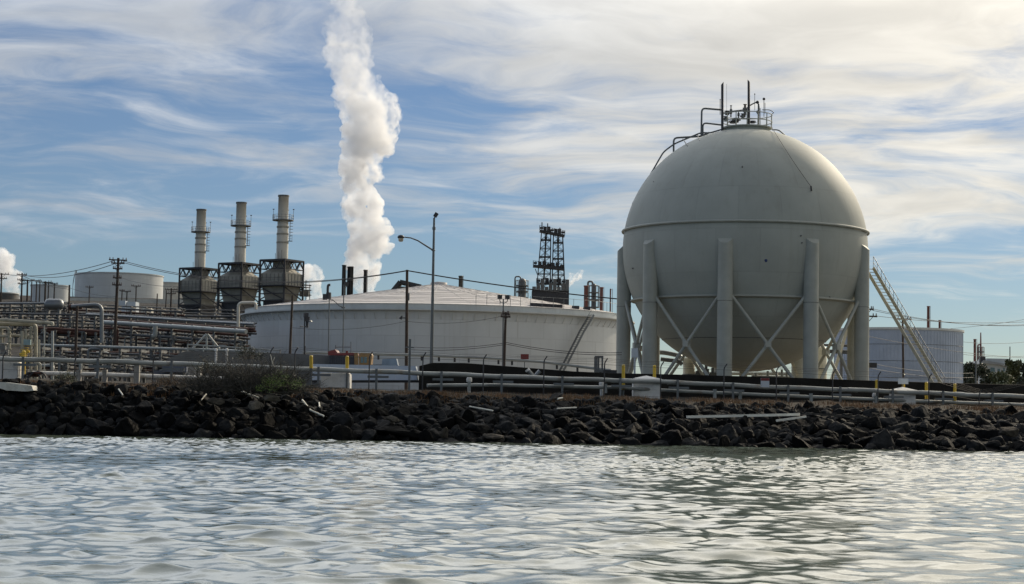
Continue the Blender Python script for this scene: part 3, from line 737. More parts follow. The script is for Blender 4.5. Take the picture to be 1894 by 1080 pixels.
#@@PART3
# ------------------------------------------------------------------ far stacks, towers and derrick
def far_stack(label, px, y0, y1, wpx, Y, m, group='distant chimney stacks', name='chimney_stack', taper=.9):
    a = gp(px, Y, -.5); b = P(px, y0, Y); r = wpx * S(Y) / 2
    dxs = (P(px, y0, Y).x - P(px, y1, Y).x)
    a.x = P(px, y1, Y).x; b.x = a.x + dxs * .3
    T = thing(name, label, 'chimney', a, group)
    h = b.z - a.z
    MB().lathe(a, [(r, 0), (r, h * .5), (r * taper, h - .2), (r * taper + .06, h - .2), (r * taper + .06, h), (r * .6, h), (r * .6, h - 1)], 20).build('shaft', m, T)
    for q in (.55, .75, .9): MB().ring((a.x, a.y, a.z + h * q), r * (1 - (1 - taper) * q) + .03, .06, 20, 5).build('band', STEELM, T)
    lad = MB()
    for s_ in (-.2, .2): lad.cyl((a.x + r * .6 + s_, a.y - r * .85, a.z + h * .3), (a.x + r * .6 + s_, a.y - r * .85, b.z), .04, n=4)
    lad.build('ladder', STEELM, T)
    return T
far_stack('slim black stack left of the thick one at the foot of the steam', 635, 490, 548, 7.5, 320, STEELD)
far_stack('thick black stack at the foot of the big steam plume', 647, 493, 546, 12.5, 325, STEELD)
far_stack('short black stack standing apart just right of the thick one, by the steam', 675, 499, 543, 7, 318, STEELD)
far_stack('single brown stub of a stack above the right slope of the tank roof', 852, 510, 530, 8.5, 330, STEELM)
far_stack('broad dull red stack at left of the group before the sphere', 1083, 528, 576, 7.5, 300, DRED)
far_stack('thinner red stack with a service ring left of the sphere', 1112, 531, 578, 6.5, 300, DRED)
far_stack('needle thin red vent nearest to the sphere columns', 1129, 534, 582, 3, 300, DRED, taper=.5)
far_stack('tall pink stack rising behind the blue grey tank', 1717, 566, 610, 5.5, 420, DRED)
far_stack('short red stack half hidden behind the blue grey tank', 1738, 592, 610, 4.6, 430, DRED)
far_stack('straight pinkish stack over the dark trees at right', 1803, 627, 672, 5, 400, DRED)
def tower(label, px, y0, y1, wpx, Y, m, hood=True):
    a = gp(px, Y, -.5); b = P(px, y0, Y); r = wpx * S(Y) / 2; h = b.z - a.z
    T = thing('process_tower', label, 'process tower', a, 'refinery process towers')
    MB().lathe(a, [(r, 0), (r, h - r), (r * .7, h - r * .3), (0, h)], 20).build('vessel_shell', m, T)
    for q in (.93, .8, .66):
        z = a.z + h - (h - (P(px, y1, Y).z - a.z)) * (1.1 - q) / .5
        mb = MB().lathe((a.x, a.y, z), [(r, -.1), (r + .55, -.1), (r + .55, .05), (r, .05)], 16, False)
        for j in range(10):
            an = 2 * math.pi * j / 10; e = Vector((math.cos(an), math.sin(an), 0)) * (r + .5); mb.cyl(Vector((a.x, a.y, z)) + e, Vector((a.x, a.y, z + 1.1)) + e, .05, n=4)
        mb.ring((a.x, a.y, z + 1.1), r + .5, .05, 16, 4)
        mb.build('platform', STEELM, T)
    MB().pipe([b + Vector((0, 0, -r)), b + Vector((0, 0, .3)), b + Vector((-r - .35, 0, .3)), b + Vector((-r - .35, 0, -6)), Vector((b.x - r - .35, b.y, a.z + 2))], .16, bend=.5).build('overhead_pipe', m, T)
    return T
tower('grey column with a curved overhead pipe left of the derrick', 963, 514, 555, 15, 420, STEELM)
tower('grey column with a looped pipe between the red stacks', 1096, 524, 574, 9, 305, STEELM)
tower('slim pinkish tower with a ring platform and thin top, beyond the house roof', 1814, 640, 672, 4.5, 420, DRED)
solo('tower_spike', 'thin pink spike crowning the tower beyond the house roof', 'spike', MB().cyl(P(1814, 642, 420), P(1814, 615, 420), .2, .12, n=8), DRED)
T = thing('unit_roof', 'dark low roof showing above the tank roof beside the bare pole', 'building', gp(758, 330))
a, b, g_ = P(741, 522, 330), P(768, 531, 330), gp(758, 330)
MB().box(((a.x + b.x) / 2, 332, (g_.z + b.z) / 2), (b.x - a.x + 1, 6, b.z - g_.z)).build('wall', STEELM, T)
mb = MB(); xs = (P(722, 540, 330).x, a.x, P(750, 523, 330).x, P(780, 530, 330).x); zs = (P(700, 545, 330).z, a.z, P(750, 524, 330).z, P(780, 531, 330).z)
for x0, z0, x1, z1 in zip(xs, zs, xs[1:], zs[1:]): mb.beam((x0, 330, z0), (x1, 330, z1), 5, .6)
mb.build('roof', STEELD, T)
# coker derrick
DD = 500.0
base_ = gp(1018, DD)
T = thing('coker_derrick', 'black twin lattice derrick on a dark concrete block, far behind the tank', 'derrick', base_)
a, b = P(984, 536, DD), P(1052, 566, DD); wB = b.x - a.x; cx = (a.x + b.x) / 2
MB().box((cx, DD + 4, (a.z + b.z) / 2), (wB, 10, a.z - b.z)).build('drum_block', STEELD, T)
for i in range(4):
    for j in (0, 9): MB().beam((a.x + .6 + (wB - 1.2) * i / 3, DD + j, base_.z - .5), (a.x + .6 + (wB - 1.2) * i / 3, DD + j, b.z), 1.0).build('block_leg', CONC, T)
for i in range(9): MB().box((a.x + wB * (i + .5) / 9, DD - 1.1, a.z + .3 + .5 * (i % 3)), (wB / 10, 1.0, 1.0 + (i % 3))).build('drum_top', STEELM, T)
for (xa, xb), (xc, xd), yt in (((1002, 1019), (992.5, 1018), 427), ((1024, 1041), (1021, 1045), 433)):
    def q(x, y, back): 
        p = P(x, y, DD); return Vector((p.x, DD + back, p.z))
    lv = [yt + (537 - yt) * k / 7 for k in range(8)]
    tw = MB()
    for i in range(8):
        f_ = i / 7; L_, R_ = xa + (xc - xa) * f_, xb + (xd - xb) * f_; dp = 2.4 + 1.6 * f_; y = lv[i]
        cr = [q(L_, y, -dp / 2 + 2), q(R_, y, -dp / 2 + 2), q(R_, y, dp / 2 + 2), q(L_, y, dp / 2 + 2)]
        if i:
            for j in range(4):
                tw.beam(pc_[j], cr[j], .24)
                tw.beam(pc_[j], cr[(j + 1) % 4], .09); tw.beam(pc_[(j + 1) % 4], cr[j], .09)
        for j in range(4): tw.beam(cr[j], cr[(j + 1) % 4], .24 if i in (0, 1, 3, 4) else .16)
        mid = (cr[0] + cr[1]) / 2
        if i in (1, 6): tw.box(mid + Vector((.3 * (i % 3 - 1), 1.2, .5)), (.7, .6, .7))
        pc_ = cr
    tw.cyl(q((xa + xb) / 2, yt, 2), q((xc + xd) / 2, 537, 2), .22, n=6)
    tw.build('lattice_tower', STEELD, T)
for y0, y1, x0, x1, th in ((424.5, 436, 998, 1044.5, .9), (489.5, 497.5, 986, 1043, 1.0), (522, 526, 992, 1046, .4)):
    a_, b_ = P(x0, y0 + 2, DD), P(x1, y1, DD)
    mb = MB().beam((a_.x, DD + 1, a_.z), (b_.x, DD + 1, b_.z), 3.4, th * .6)
    D_ = mb.build('deck', STEELD, T); mb = MB()
    for k in range(13):
        p_ = Vector((a_.x, DD - 1.4, a_.z)).lerp(Vector((b_.x, DD - 1.4, b_.z)), k / 12); mb.cyl(p_, p_ + Vector((0, 0, 1.3)), .07, n=4)
    mb.beam((a_.x, DD - 1.4, a_.z + 1.2), (b_.x, DD - 1.4, b_.z + 1.2), .09)
    for k in range(7): mb.box(Vector((a_.x, DD, a_.z + .8)).lerp(Vector((b_.x, DD, b_.z + .8)), (k + .5) / 7), (.9, 1, .5 + .5 * (k % 3)))
    mb.build('deck_gear', STEELD, D_)
for px, yt, yb in ((1002.5, 411, 426), (1013, 413, 428), (1035.5, 421, 433)): MB().cyl(P(px, yb, DD), P(px, yt, DD), .14, n=6).build('mast', STEELD, T)
MB().beam(P(990, 497, DD), P(994, 508, DD), .2).build('deck_brace', STEELD, T)
T = thing('service_frame', 'small lattice service frame just right of the tallest boiler unit', 'frame', gp(566, 335))
for x in (561, 566, 573): MB().beam(P(x, 518 if x == 566 else 526, 335), gp(x, 335), .14).build('post', STEELM, T)
for y in (527, 536, 545): MB().beam(P(556, y, 335), P(576, y + 1, 335), .16).build('deck', STEELD, T)
MB().box(P(563, 543, 335), (1.6, 1.5, 1.0)).build('equipment_box', STEELM, T)

# ------------------------------------------------------------------ poles, lamps and wires
def arms(mb, px, y, Y, half, tilt=.35):
    c = P(px, y, Y); e = Vector((math.cos(tilt), math.sin(tilt), 0)) * half
    mb.beam(c - e + Vector((0, -.15, 0)), c + e + Vector((0, -.15, 0)), .11, .13)
    return c, e
def pole(label, x0, y0, x1, y1, Y, r, arm=(), m=None, group='wooden utility poles', name='utility_pole'):
    a, b = gp(x1, Y, -.3), P(x0, y0, Y); a.x = P(x1, y1, Y).x
    T = thing(name, label, 'utility pole', a, group)
    MB().cyl(a, b, r, r * .72, n=10).build('pole_shaft', m or WOOD, T)
    for y, half in arm:
        mb = MB(); c, e = arms(mb, x0 + (x1 - x0) * (y - y0) / max(y1 - y0, 1), y, Y, half)
        A_ = mb.build('crossarm', WOOD, T)
        for q in (-.9, -.55, .55, .9):
            p_ = c + e * q + Vector((0, -.15, .06)); MB().cyl(p_, p_ + Vector((0, 0, .22)), .055, .04, n=6).build('insulator', INSUL, A_)
        for s_ in (-1, 1): MB().cyl(c + e * .55 * s_ + Vector((0, -.2, 0)), c + Vector((0, -.2, -half * .55)), .03, n=5).build('arm_brace', STEELM, A_)
    return T
PW = 200.0
pole('tall dark utility pole with several crossarms in front of the hill tank', 219, 477, 211, 652, PW, .19, ((481, .95), (487, .7), (497, .5), (514, .45), (527, .5)))
pole('bare dark pole with no arms at the left part of the wide tank', 541, 546, 534, 690, 165, .13)
T = pole('bare pole in front of the middle of the wide tank, with a small side bracket', 753, 499, 752, 695, 172, .17)
mb = MB().beam(P(751, 588, 171.7), P(740, 588, 171.7), .09).cyl(P(740, 590, 171.7), P(744, 584, 171.7), .16, .05, n=8); mb.build('side_bracket', STEELD, T)
MB().cyl(P(756, 556, 171.7), P(756, 542, 171.7), .08, n=6).build('conduit', STEELM, T)
pole('dark pole with short double crossarms at the right part of the wide tank', 935.5, 577, 931, 700, 160, .14, ((581, .3), (586, .42)))
pole('utility pole with an offset crossarm against the right edge of the sphere', 1606, 570, 1605, 703, 165, .11, ((572, .5), (585, .85)))
pole('dark pole behind the stair in front of the blue grey tank', 1669.5, 592, 1672, 706, 200, .14, ((590, 1.05),))
for x, y0, y1, Y, arm, lab in ((3, 505, 562, 300, ((507, 1.2), (515, .9)), 'tall cross-armed pole against the steam at the left edge'),
        (41, 505, 560, 300, ((508, .8), (518, .7), (525, .6)), 'three-armed pole second from the left edge'),
        (51, 517, 590, 270, ((519, 1.0),), 'dark pole right behind the three-armed pole'), (59, 521, 556, 330, (), 'short thin post left of the small tank'),
        (68, 518, 556, 320, ((519, .7),), 'thin pole whose arm tops the small tank, left side'), (74, 522, 556, 325, (), 'thin armless post against the small tank'),
        (84, 520, 594, 262, ((522, .9),), 'thick dark pole in front of the small tank'), (90, 523, 556, 310, ((524, .8),), 'slender pole close behind the thick pole by the small tank'),
        (101, 523, 556, 315, ((525, .6),), 'slender pole at the right part of the small tank'), (128.5, 527, 592, 255, (), 'armless pole between the small tank and the hill tank'),
        (166, 528, 556, 380, ((531, .8),), 'small T pole in front of the left part of the hill tank'), (226, 535, 575, 340, ((538, .5),), 'small pole just right of the tall cross-armed pole'),
        (235, 538, 580, 330, ((539, .7),), 'small T pole below the middle of the hill tank'), (252, 528, 585, 320, ((529, .8),), 'white-tipped T pole at the right of the hill tank'),
        (291, 543, 582, 320, (), 'short post below the right rim of the hill tank'), (317, 533, 583, 300, ((536, 1.0), (543, .8)), 'dark pole with twin arms beside the lowest boiler unit'),
        (308, 537, 560, 350, (), 'thin post left of the lowest boiler unit')):
    pole(lab, x, y0, x - 1.5, y1, Y, .17 if Y < 301 else .13, arm)
pole('dark leaning post in front of the bent silver pipe', 143, 566, 139, 662, 165, .15, name='utility_pole')
pole('slim grey pole at the far right above the trees', 1868, 641, 1868, 668, 330, .12, m=GALV)
pole('lower part of a grey pole in front of the dark trees', 1805, 668, 1805, 707, 215, .12, m=GALV)
def wire(label, ends, sag, Y0, Y1, r=.032, n=22, group='power lines'):
    mb = MB()
    for (x0, y0), (x1, y1) in ends:
        a, b = P(x0, y0, Y0), P(x1, y1, Y1)
        mb.tube([a.lerp(b, k / n) - Vector((0, 0, 4 * sag * (k / n) * (1 - k / n))) for k in range(n + 1)], r, 5)
    return solo('power_line', label, 'power line', mb, WIRE, group)
wire('pair of cables rising from the left edge poles to the tall cross-armed pole', [((3, 506), (214, 481)), ((41, 508), (214, 487))], .9, 300, PW, .04)
wire('pair of cables from the tall cross-armed pole past the boilers to the bare middle pole', [((226, 482), (753, 500)), ((226, 485), (753, 501))], 1.6, PW, 172)
wire('pair of cables from the bare middle pole down to the pole beside the sphere', [((754, 500), (1606, 574)), ((754, 501), (1606, 575))], .9, 172, 165)
wire('thin cables leaving the offset-arm pole to the right edge', [((1614, 571), (1900, 602)), ((1614, 574), (1900, 600)), ((1618, 584), (1960, 590))], .5, 165, 190, .022)
wire('drooping cable low across the front of the wide tank, right of its pole', [((935, 636), (1150, 656)), ((935, 633), (1150, 652))], .3, 160, 160, .028)
wire('drooping cable low across the wide tank between the two tank poles', [((752, 646), (935, 637)), ((752, 641), (935, 634))], .25, 172, 160, .028)
wire('faint cables crossing the wide tank high up, left of its right pole', [((541, 606), (752, 594)), ((752, 594), (935, 583))], .4, 165, 168, .018)
wire('thin cables strung low in front of the blue grey tank', [((1606, 622), (1900, 662)), ((1606, 671), (1800, 690)), ((1606, 680), (1800, 698))], .3, 165, 200, .02)
wire('thin cables at the far right over the trees', [((1780, 632), (1900, 632)), ((1780, 655), (1900, 658)), ((1690, 612), (1900, 590))], .3, 300, 320, .03)
wire('short cables sloping between the pole cluster and the hill tank pole', [((41, 508), (84, 521)), ((41, 510), (128, 535)), ((128, 532), (215, 548)), ((219, 512), (317, 530))], .3, 280, 255, .03)
# tall lamp post
LP = 158.0
a = gp(797.5, LP); a.x = P(797.5, 700, LP).x; b = P(803, 403, LP)
T = thing('street_lamp', 'tall grey lamp post with a long curved arm and a floodlight on top', 'lamp post', a)
MB().cyl(a, b, .165, .085, n=14).build('post', GALV, T)
MB().cyl(a, a + Vector((0, 0, .9)), .26, .22, n=14).build('base', GALV, T)
c0 = P(801.5, 463, LP); MB().tube([c0, P(787, 454, LP), P(773, 445, LP), P(760, 440, LP), P(748, 438.5, LP)], [.07, .065, .06, .055, .05], 8).build('arm', STEELM, T)
MB().ring(P(801.6, 463, LP), .12, .05, 14, 6).build('arm_collar', STEELM, T)
hd = MB().lathe(P(741.5, 439, LP), [(.02, .22), (.22, .16), (.30, .02), (.26, -.06), (0.01, -.07)], 18).build('lamp_head', STEELD, T)
MB().lathe(P(741.5, 439, LP), [(.22, -.07), (.20, -.30), (.12, -.36), (0.01, -.37)], 16).build('lamp_glass', LAMPG, hd)
MB().cyl(P(802.6, 425, LP), P(802.7, 420, LP), .14, n=10).build('collar', GALV, T)
fl = MB(); fl.beam(P(804, 401, LP), P(808.5, 394, LP), .34, .30); fl.cyl(P(803, 408, LP), P(804, 401, LP), .05, n=6); fl.build('floodlight', STEELD, T)
def flood(label, px, ytop, ybot, Y, heads, m=GALV, r=.07, extra=None):
    a = gp(px, Y); a.x = P(px, ybot, Y).x; b = P(px + 1, ytop, Y)
    T = thing('floodlight_mast', label, 'floodlight', a, 'floodlight masts')
    MB().cyl(a, b, r, r * .8, n=8).build('mast', m, T)
    for hx, hy in heads:
        h = P(hx, hy, Y); H_ = MB().box(h, (.34, .26, .36), .4).build('lamp_head', STEELD, T)
        MB().pipe([b + Vector((0, 0, -.35)), Vector((h.x, Y, b.z - .25)), h], .035, 6, .2).build('head_arm', m, T)
    if extra: extra(T, b)
    return T
flood('twin-headed floodlight mast in front of the wide tank, right of the lamp post', 930, 553, 700, 161, ((924.5, 549), (938.5, 549.5)))
def cam_box(T, b):
    MB().box(P(568, 600, 150), (.2, .2, .5)).build('equipment_box', STEELD, T)
    for x in (558, 566): MB().ring(P(x, 604, 150), .12, .05, 12, 5).build('loudspeaker', STEELM, T)
    MB().lathe(P(572, 594, 150), [(.25, -.05), (.2, .05), (0.01, .1)], 12).build('dish', GALV, T)
    MB().cyl(P(563, 700, 150), P(564, 640, 150), .06, n=6).build('conduit', STEELD, T)
flood('short black mast carrying a floodlight and loudspeakers left of the wide tank', 562.5, 583, 692, 150, ((566, 583), (568, 590)), STEELD, .06, cam_box)
flood('slim grey mast with one floodlight standing before the black stacks', 635, 526, 655, 175, ((641, 525),), GALV, .06)
T = thing('street_lamp', 'slim grey lamp mast with a small curved arm on the left of the tank', 'lamp post', gp(607, 176))
MB().cyl(gp(607, 176) * 1.0, P(609, 553, 176), .06, .05, n=8).build('post', GALV, T)
MB().tube([P(609, 554, 176), P(616, 555, 176), P(622, 560, 176), P(628, 566, 176), P(634, 568, 176)], .045, 6).build('arm', STEELM, T)
MB().box(P(635, 569, 176), (.35, .2, .1)).build('lamp_head', STEELM, T)

# ------------------------------------------------------------------ shore pipelines, fence, blocks
def t_of(px): return px / 1894
UP = [(-120, 657), (0, 663.5), (200, 668.5), (370, 674.5), (560, 682.5), (700, 687), (850, 693), (1000, 699), (1150, 704), (1260, 707.5), (1430, 716), (1550, 720), (1720, 727), (1790, 730), (1894, 733), (2020, 738)]
T = thing('pipeline', 'long pale grey pipeline on steel posts along the top of the bank', 'pipeline', gp(947, ypipe(.5)))
def uy(px): return float(np.interp(px, [q[0] for q in UP], [q[1] for q in UP]))
MB().tube([P(x, uy(x) + .6 * math.sin(x * .05), ypipe(t_of(x))) for x in range(-120, 2021, 20)], .17, 14).build('pipe', PIPEW, T)
for x in (1150, 1235, 1568, 1700, 1765): MB().cyl(P(x, uy(x), ypipe(t_of(x))), P(x + 18, uy(x + 18), ypipe(t_of(x + 18))), .19, n=14).build('pipe_sleeve', PIPEW, T)
for x in (-60, 45, 183, 319, 456, 590, 697, 817, 928, 1040, 1147, 1253, 1355, 1457, 1553, 1650, 1743, 1834, 1930):
    Y = ypipe(t_of(x)); top_ = P(x, uy(x) - 5, Y - .28); g = gp(x, Y - .28, -.2); top_.x = g.x = P(x, uy(x), Y).x
    P_ = MB().beam(top_, g, .17).build('support_post', GALV, T)
    c = P(x, uy(x) + 10, Y); MB().box((c.x + .1, Y - .1, c.z), (1.5, .5, .16)).build('saddle_plate', GALV, P_)
LO = [(60, 690), (200, 693), (370, 699), (470, 702)]; LO2 = [(790, 713), (900, 712), (1150, 717), (1250, 723), (1430, 731), (1550, 736), (1700, 742), (1894, 748.5), (2020, 753)]
T = thing('pipeline', 'white pipe low on the ground at the left, below the grey pipeline', 'pipeline', gp(240, ypipe(.12)))
MB().tube([P(x, float(np.interp(x, [q[0] for q in LO], [q[1] for q in LO])), ypipe(t_of(x)) + .9) for x in range(60, 471, 20)], .15, 12).build('pipe', WHITEB, T)
for x in (146, 194, 253): MB().box(P(x, 697, ypipe(t_of(x)) + .9), (.3, .4, 1.0)).build('pipe_support', CONC, T)
T = thing('pipeline', 'lower pale pipe running near the ground from mid shore to the right edge', 'pipeline', gp(1400, ypipe(.74)))
MB().tube([P(x, float(np.interp(x, [q[0] for q in LO2], [q[1] for q in LO2])), ypipe(t_of(x)) + .6) for x in range(790, 2021, 20)], .13, 12).build('pipe', PIPEW, T)
for x in (868, 1120, 1322, 1369, 1500, 1620): MB().box(P(x, float(np.interp(x, [q[0] for q in LO2], [q[1] for q in LO2])) + 2, ypipe(t_of(x)) + .6), (.22, .4, .7)).build('pipe_support', PIPEW, T)
for x, y in ((868, 700), (1113, 708), (1618, 729)):
    Y = ypipe(t_of(x)) + 1.2; g = gp(x, Y)
    mb = MB().cyl(g, P(x, y + 3, Y), .12, n=10).lathe(P(x, y + 1, Y), [(.2, -.2), (.22, 0), (.14, .16), (0.01, .2)], 14)
    solo('vent_stub', {868: 'white vent stub behind the pipeline, between lamp post and twin floodlight', 1113: 'white vent stub by the rusty frame', 1618: 'white vent stub right of the sphere'}[x], 'vent', mb, WHITEB)
T = thing('pipe_offcut', 'white V of two pipe stubs rising over the pipeline before the tank', 'pipe', P(985, 699, 142))
for q in ((976, 684), (999, 686)): MB().cyl(P(988, 698, 142), P(q[0], q[1], 142), .16, n=12).build('pipe_stub', PIPES, T)
MB().cyl(P(974.5, 683, 142), P(977, 686, 142), .19, n=12).build('flange', WHITEB, T)
# leaning diagonal pipe behind
solo('process_pipe', 'dull pipe slanting up to the right behind the pipeline before the tank', 'pipe', MB().tube([P(868, 712, 145), P(960, 703, 146)], .1, 8), PIPED)
# fence
fx = [5, 138, 283, 500, 545, 683, 782, 894, 1006, 1118, 1222, 1339, 1436, 1540, 1624, 1718, 1811, 1900]
ftop = [650, 656, 655, 641, 642, 650, 651, 655, 658, 662, 668, 672, 676, 682, 686, 690, 720, 700]
T = thing('wire_fence', 'thin dark barbed wire fence with bent-top posts along the bank', 'fence', gp(947, ypipe(.5) - 1.4))
FT = {}
for x, yt in zip(fx, ftop):
    Y = ypipe(t_of(x)) - 1.4; g = gp(x, Y, -.2); tp = P(x, yt + 9, Y); tp.x = g.x = P(x, yt + 30, Y).x
    FT[x] = tp
    MB().pipe([g, tp, tp + Vector((.22, -.05, .34))], .045, 8, .15).build('fence_post', STEELD, T)
for k in range(3):
    mb = MB()
    for a, b in zip(fx, fx[1:]):
        p0, p1 = FT[a] + Vector((.07 * k + .07, 0, .11 * k + .1)), FT[b] + Vector((.07 * k + .07, 0, .11 * k + .1)); mb.tube([p0, (p0 + p1) / 2 - Vector((0, 0, .06)), p1], .009, 4)
    mb.build('barbed_wire', WIRE, T)
for fr in (.05, .5, .95):
    mb = MB()
    for a, b in zip(fx, fx[1:]):
        ga, gb = gp(a, FT[a].y), gp(b, FT[b].y); ga.x, gb.x = FT[a].x, FT[b].x; mb.tube([ga.lerp(FT[a], fr), gb.lerp(FT[b], fr)], .012, 4)
    mb.build('tension_wire', WIRE, T)
# white valve boxes
def block(label, x0, x1, y0, y1, Y, peak=0, m=WHITEB):
    a, b = P(x0, y1, Y), P(x1, y0, Y); T = thing('valve_box', label, 'concrete box', ((a.x + b.x) / 2, Y, a.z - .25), 'whitewashed concrete boxes along the pipeline')
    w_, cx_ = b.x - a.x, (a.x + b.x) / 2; zt, zb_ = b.z, a.z - .25
    if peak: zt -= peak
    bm = bmesh.new(); bmesh.ops.create_cube(bm, size=1)
    for v in bm.verts: v.co = Vector((cx_ + v.co.x * w_, Y + w_ * .4 + v.co.y * w_ * .8, (zt + zb_) / 2 + v.co.z * (zt - zb_)))
    bmesh.ops.bevel(bm, geom=bm.edges[:], offset=.06, segments=2, affect='EDGES')
    bmesh.ops.subdivide_edges(bm, edges=[e for e in bm.edges if e.calc_length() > .6], cuts=5, use_grid_fill=True)
    for v in bm.verts: v.co += Vector(mnoise.noise_vector(v.co * 2.1)) * .035
    mb = MB(); bm.verts.ensure_lookup_table(); mb.add([v.co.copy() for v in bm.verts], [[v.index for v in f.verts] for f in bm.faces]); bm.free(); mb.build('box_body', m, T)
    if peak:
        h = w_ / 2 + .08; c = Vector((cx_, Y + w_ * .4, zt)); d_ = w_ * .4 + .08
        MB().add([c + Vector((-h, -d_, -.02)), c + Vector((h, -d_, -.02)), c + Vector((h, d_, -.02)), c + Vector((-h, d_, -.02)), c + Vector((-h, -d_, .1)), c + Vector((h, -d_, .1)), c + Vector((h, d_, .1)), c + Vector((-h, d_, .1)), c + Vector((0, 0, .1 + peak))],
                 [(0, 1, 5, 4), (1, 2, 6, 5), (2, 3, 7, 6), (3, 0, 4, 7), (4, 5, 8), (5, 6, 8), (6, 7, 8), (7, 4, 8), (3, 2, 1, 0)]).build('box_lid', m, T)
    return T
block('whitewashed box cut by the left edge of the shore', -22, 34, 669, 704, ypipe(.01) + .6)
block('stained whitewashed box below the red machine, no lid', 592, 647, 690, 721, ypipe(.33) + .6)
block('whitewashed box with a peaked lid just left of the sphere', 1171, 1222, 697, 736, ypipe(.63) + .6, .25)
block('whitewashed box with a peaked lid below the sphere stair', 1651, 1694, 718, 749, ypipe(.88) + .6, .25)
def bollard(label, px, y0, y1, Y, post=False):
    a, b = P(px, y1, Y), P(px, y0, Y); g = gp(px, Y, -.1); g.x = a.x
    T = thing('marker_post', label, 'marker post', g, 'yellow marker posts')
    MB().cyl(a, b, .125, n=14).lathe(b, [(.125, 0), (.09, .06), (0.01, .08)], 14).build('yellow_sleeve', YELLOW, T)
    if a.z > g.z + .3: MB().cyl(g, a, .07, n=8).build('pole', GALV, T)
for px, y0, y1, dY, lab in ((44, 650, 692, .9, 'yellow post beside the left edge box'), (575.5, 659, 681, -.3, 'yellow-topped post left of the stained box'), (642, 660, 681, .3, 'yellow-topped post over the stained box'),
        (1153, 676, 721, .8, 'tall yellow post left of the box before the sphere'), (1210.5, 677, 699, 2.6, 'yellow post behind the peaked box before the sphere'), (1621.5, 704, 722, .8, 'yellow post right of the sphere columns'),
        (1671, 706, 716, 2.6, 'yellow post hidden behind the box below the stair'), (1713.5, 708, 738, .8, 'yellow post just right of the box below the stair'), (1766, 711, 749, .7, 'rightmost tall yellow post, below the blue grey tank edge')):
    bollard(lab, px, y0, y1, ypipe(t_of(px)) + dY)
def sign(label, x0, y0, x1, y1, Y, m, band=None, pole_=False):
    a, b = P(x0, y1, Y), P(x1, y0, Y); c = (a + b) / 2
    T = thing('sign', label, 'sign', (c.x, Y, a.z))
    MB().box(c, (b.x - a.x, .04, b.z - a.z)).build('sign_plate', m, T)
    if band: MB().box((c.x, Y - .024, b.z - (b.z - a.z) * .16), ((b.x - a.x) * .98, .008, (b.z - a.z) * .3)).build('sign_band', band, T)
    if pole_: g = gp((x0 + x1) / 2, Y); MB().cyl(Vector((c.x, Y + .06, g.z)), Vector((c.x, Y + .06, b.z)), .04, n=6).build('sign_post', GALV, T)
sign('pale sign with a red band hung on the wire fence below the sphere', 1407, 699, 1423, 716, ypipe(.747) - 1.47, SIGNW, RED)
sign('pale blue plate on a yellow post below the stair', 1661, 699, 1680, 710, ypipe(.88) + 2.3, SIGNW, None, True)
sign('dark plate on the offset-arm pole right of the sphere', 1607, 671, 1622, 680, 164.7, STEELD)
sign('square red sign standing at the foot of the wide tank', 963, 655, 978, 667, 168, RED, None, True)
sign('tiny narrow red sign left of the square one', 930.5, 657, 934, 665, 168, RED, None, True)
T = thing('lifting_frame', 'rusty dark upright frame like a forklift mast near the left sphere column', 'lifting frame', gp(1108, 152))
for x in (1102, 1107, 1114): MB().beam(P(x, 660, 152), gp(x, 152), .14 if x != 1102 else .26).build('upright', STEELM, T)
for y in (660, 686): MB().beam(P(1100, y, 152), P(1116, y, 152), .16).build('cross_beam', STEELM, T)
MB().box(P(1122, 690, 153), (1.6, .8, .5)).build('load_bed', STEELD, T)
# containment berm and walls
BT = [(776, 677), (800, 671), (860, 671.5), (960, 679), (1060, 687), (1130, 690), (1240, 692.5), (1340, 695), (1480, 699), (1600, 703.5), (1780, 709), (1894, 712), (2100, 719)]
mb = MB(); vs = []
for x, y in BT:
    Y = ypipe(t_of(x)) + 4.5; p = P(x, y, Y + 1.2); g = float(gz(p.x, Y)) - .4
    vs += [(p.x, Y + .3, g), (p.x, Y + .7, p.z - .02), (p.x, Y + .8, p.z), (p.x, Y + 2.2, p.z), (p.x, Y + 2.4, p.z - .1), (p.x, Y + 3.6, g)]
n = len(BT); mb.add(vs, [(6 * i + j, 6 * i + 6 + j, 6 * i + 7 + j, 6 * i + 1 + j) for i in range(n - 1) for j in range(5)] + [tuple(range(6)), tuple(range(6 * n - 1, 6 * n - 7, -1))])
solo('containment_wall', 'long black containment wall behind the pipeline from the tank to the right edge', 'wall', mb, BERM)
mb = MB(); Y = 149.0
pts = [(296, 672), (338, 651), (345, 649.5), (455, 651), (600, 657), (640, 659)]
vs = []
for x, y in pts:
    p = P(x, y, Y); g = float(gz(p.x, Y)) - .3; vs += [(p.x, Y, g), (p.x, Y, p.z), (p.x, Y + .5, p.z), (p.x, Y + .5, g)]
n = len(pts); mb.add(vs, [(4 * i + j, 4 * i + 4 + j, 4 * i + 5 + j, 4 * i + 1 + j) for i in range(n - 1) for j in range(3)] + [(0, 1, 2, 3), tuple(4 * n - 1 - j for j in range(4))])
solo('concrete_wall', 'grey concrete wall with a sloping left end behind the dead brush', 'wall', mb, mat('stained_wall_concrete', (.17, .17, .165), .9, 0, .15, .6, .3, (.09, .09, .085)))
T = thing('wall_railing', 'pale low rail on the concrete wall reaching the wide tank', 'railing', P(450, 650, 149.3))
for y0, y1 in ((637, 642), (644, 649)): MB().cyl(P(347, y0, 149.3), P(520, y1 + 6, 149.3), .06, n=6).build('rail', PIPEW, T)
for x in (347, 376, 435, 480, 518): MB().cyl(P(x, 637 + (x - 347) * .055, 149.3), P(x, 651 + (x - 347) * .05, 149.3), .05, n=6).build('rail_post', PIPEW, T)
T = thing('pipe_trestle', 'pale A-shaped pipe frame above the concrete wall', 'frame', P(383, 645, 150))
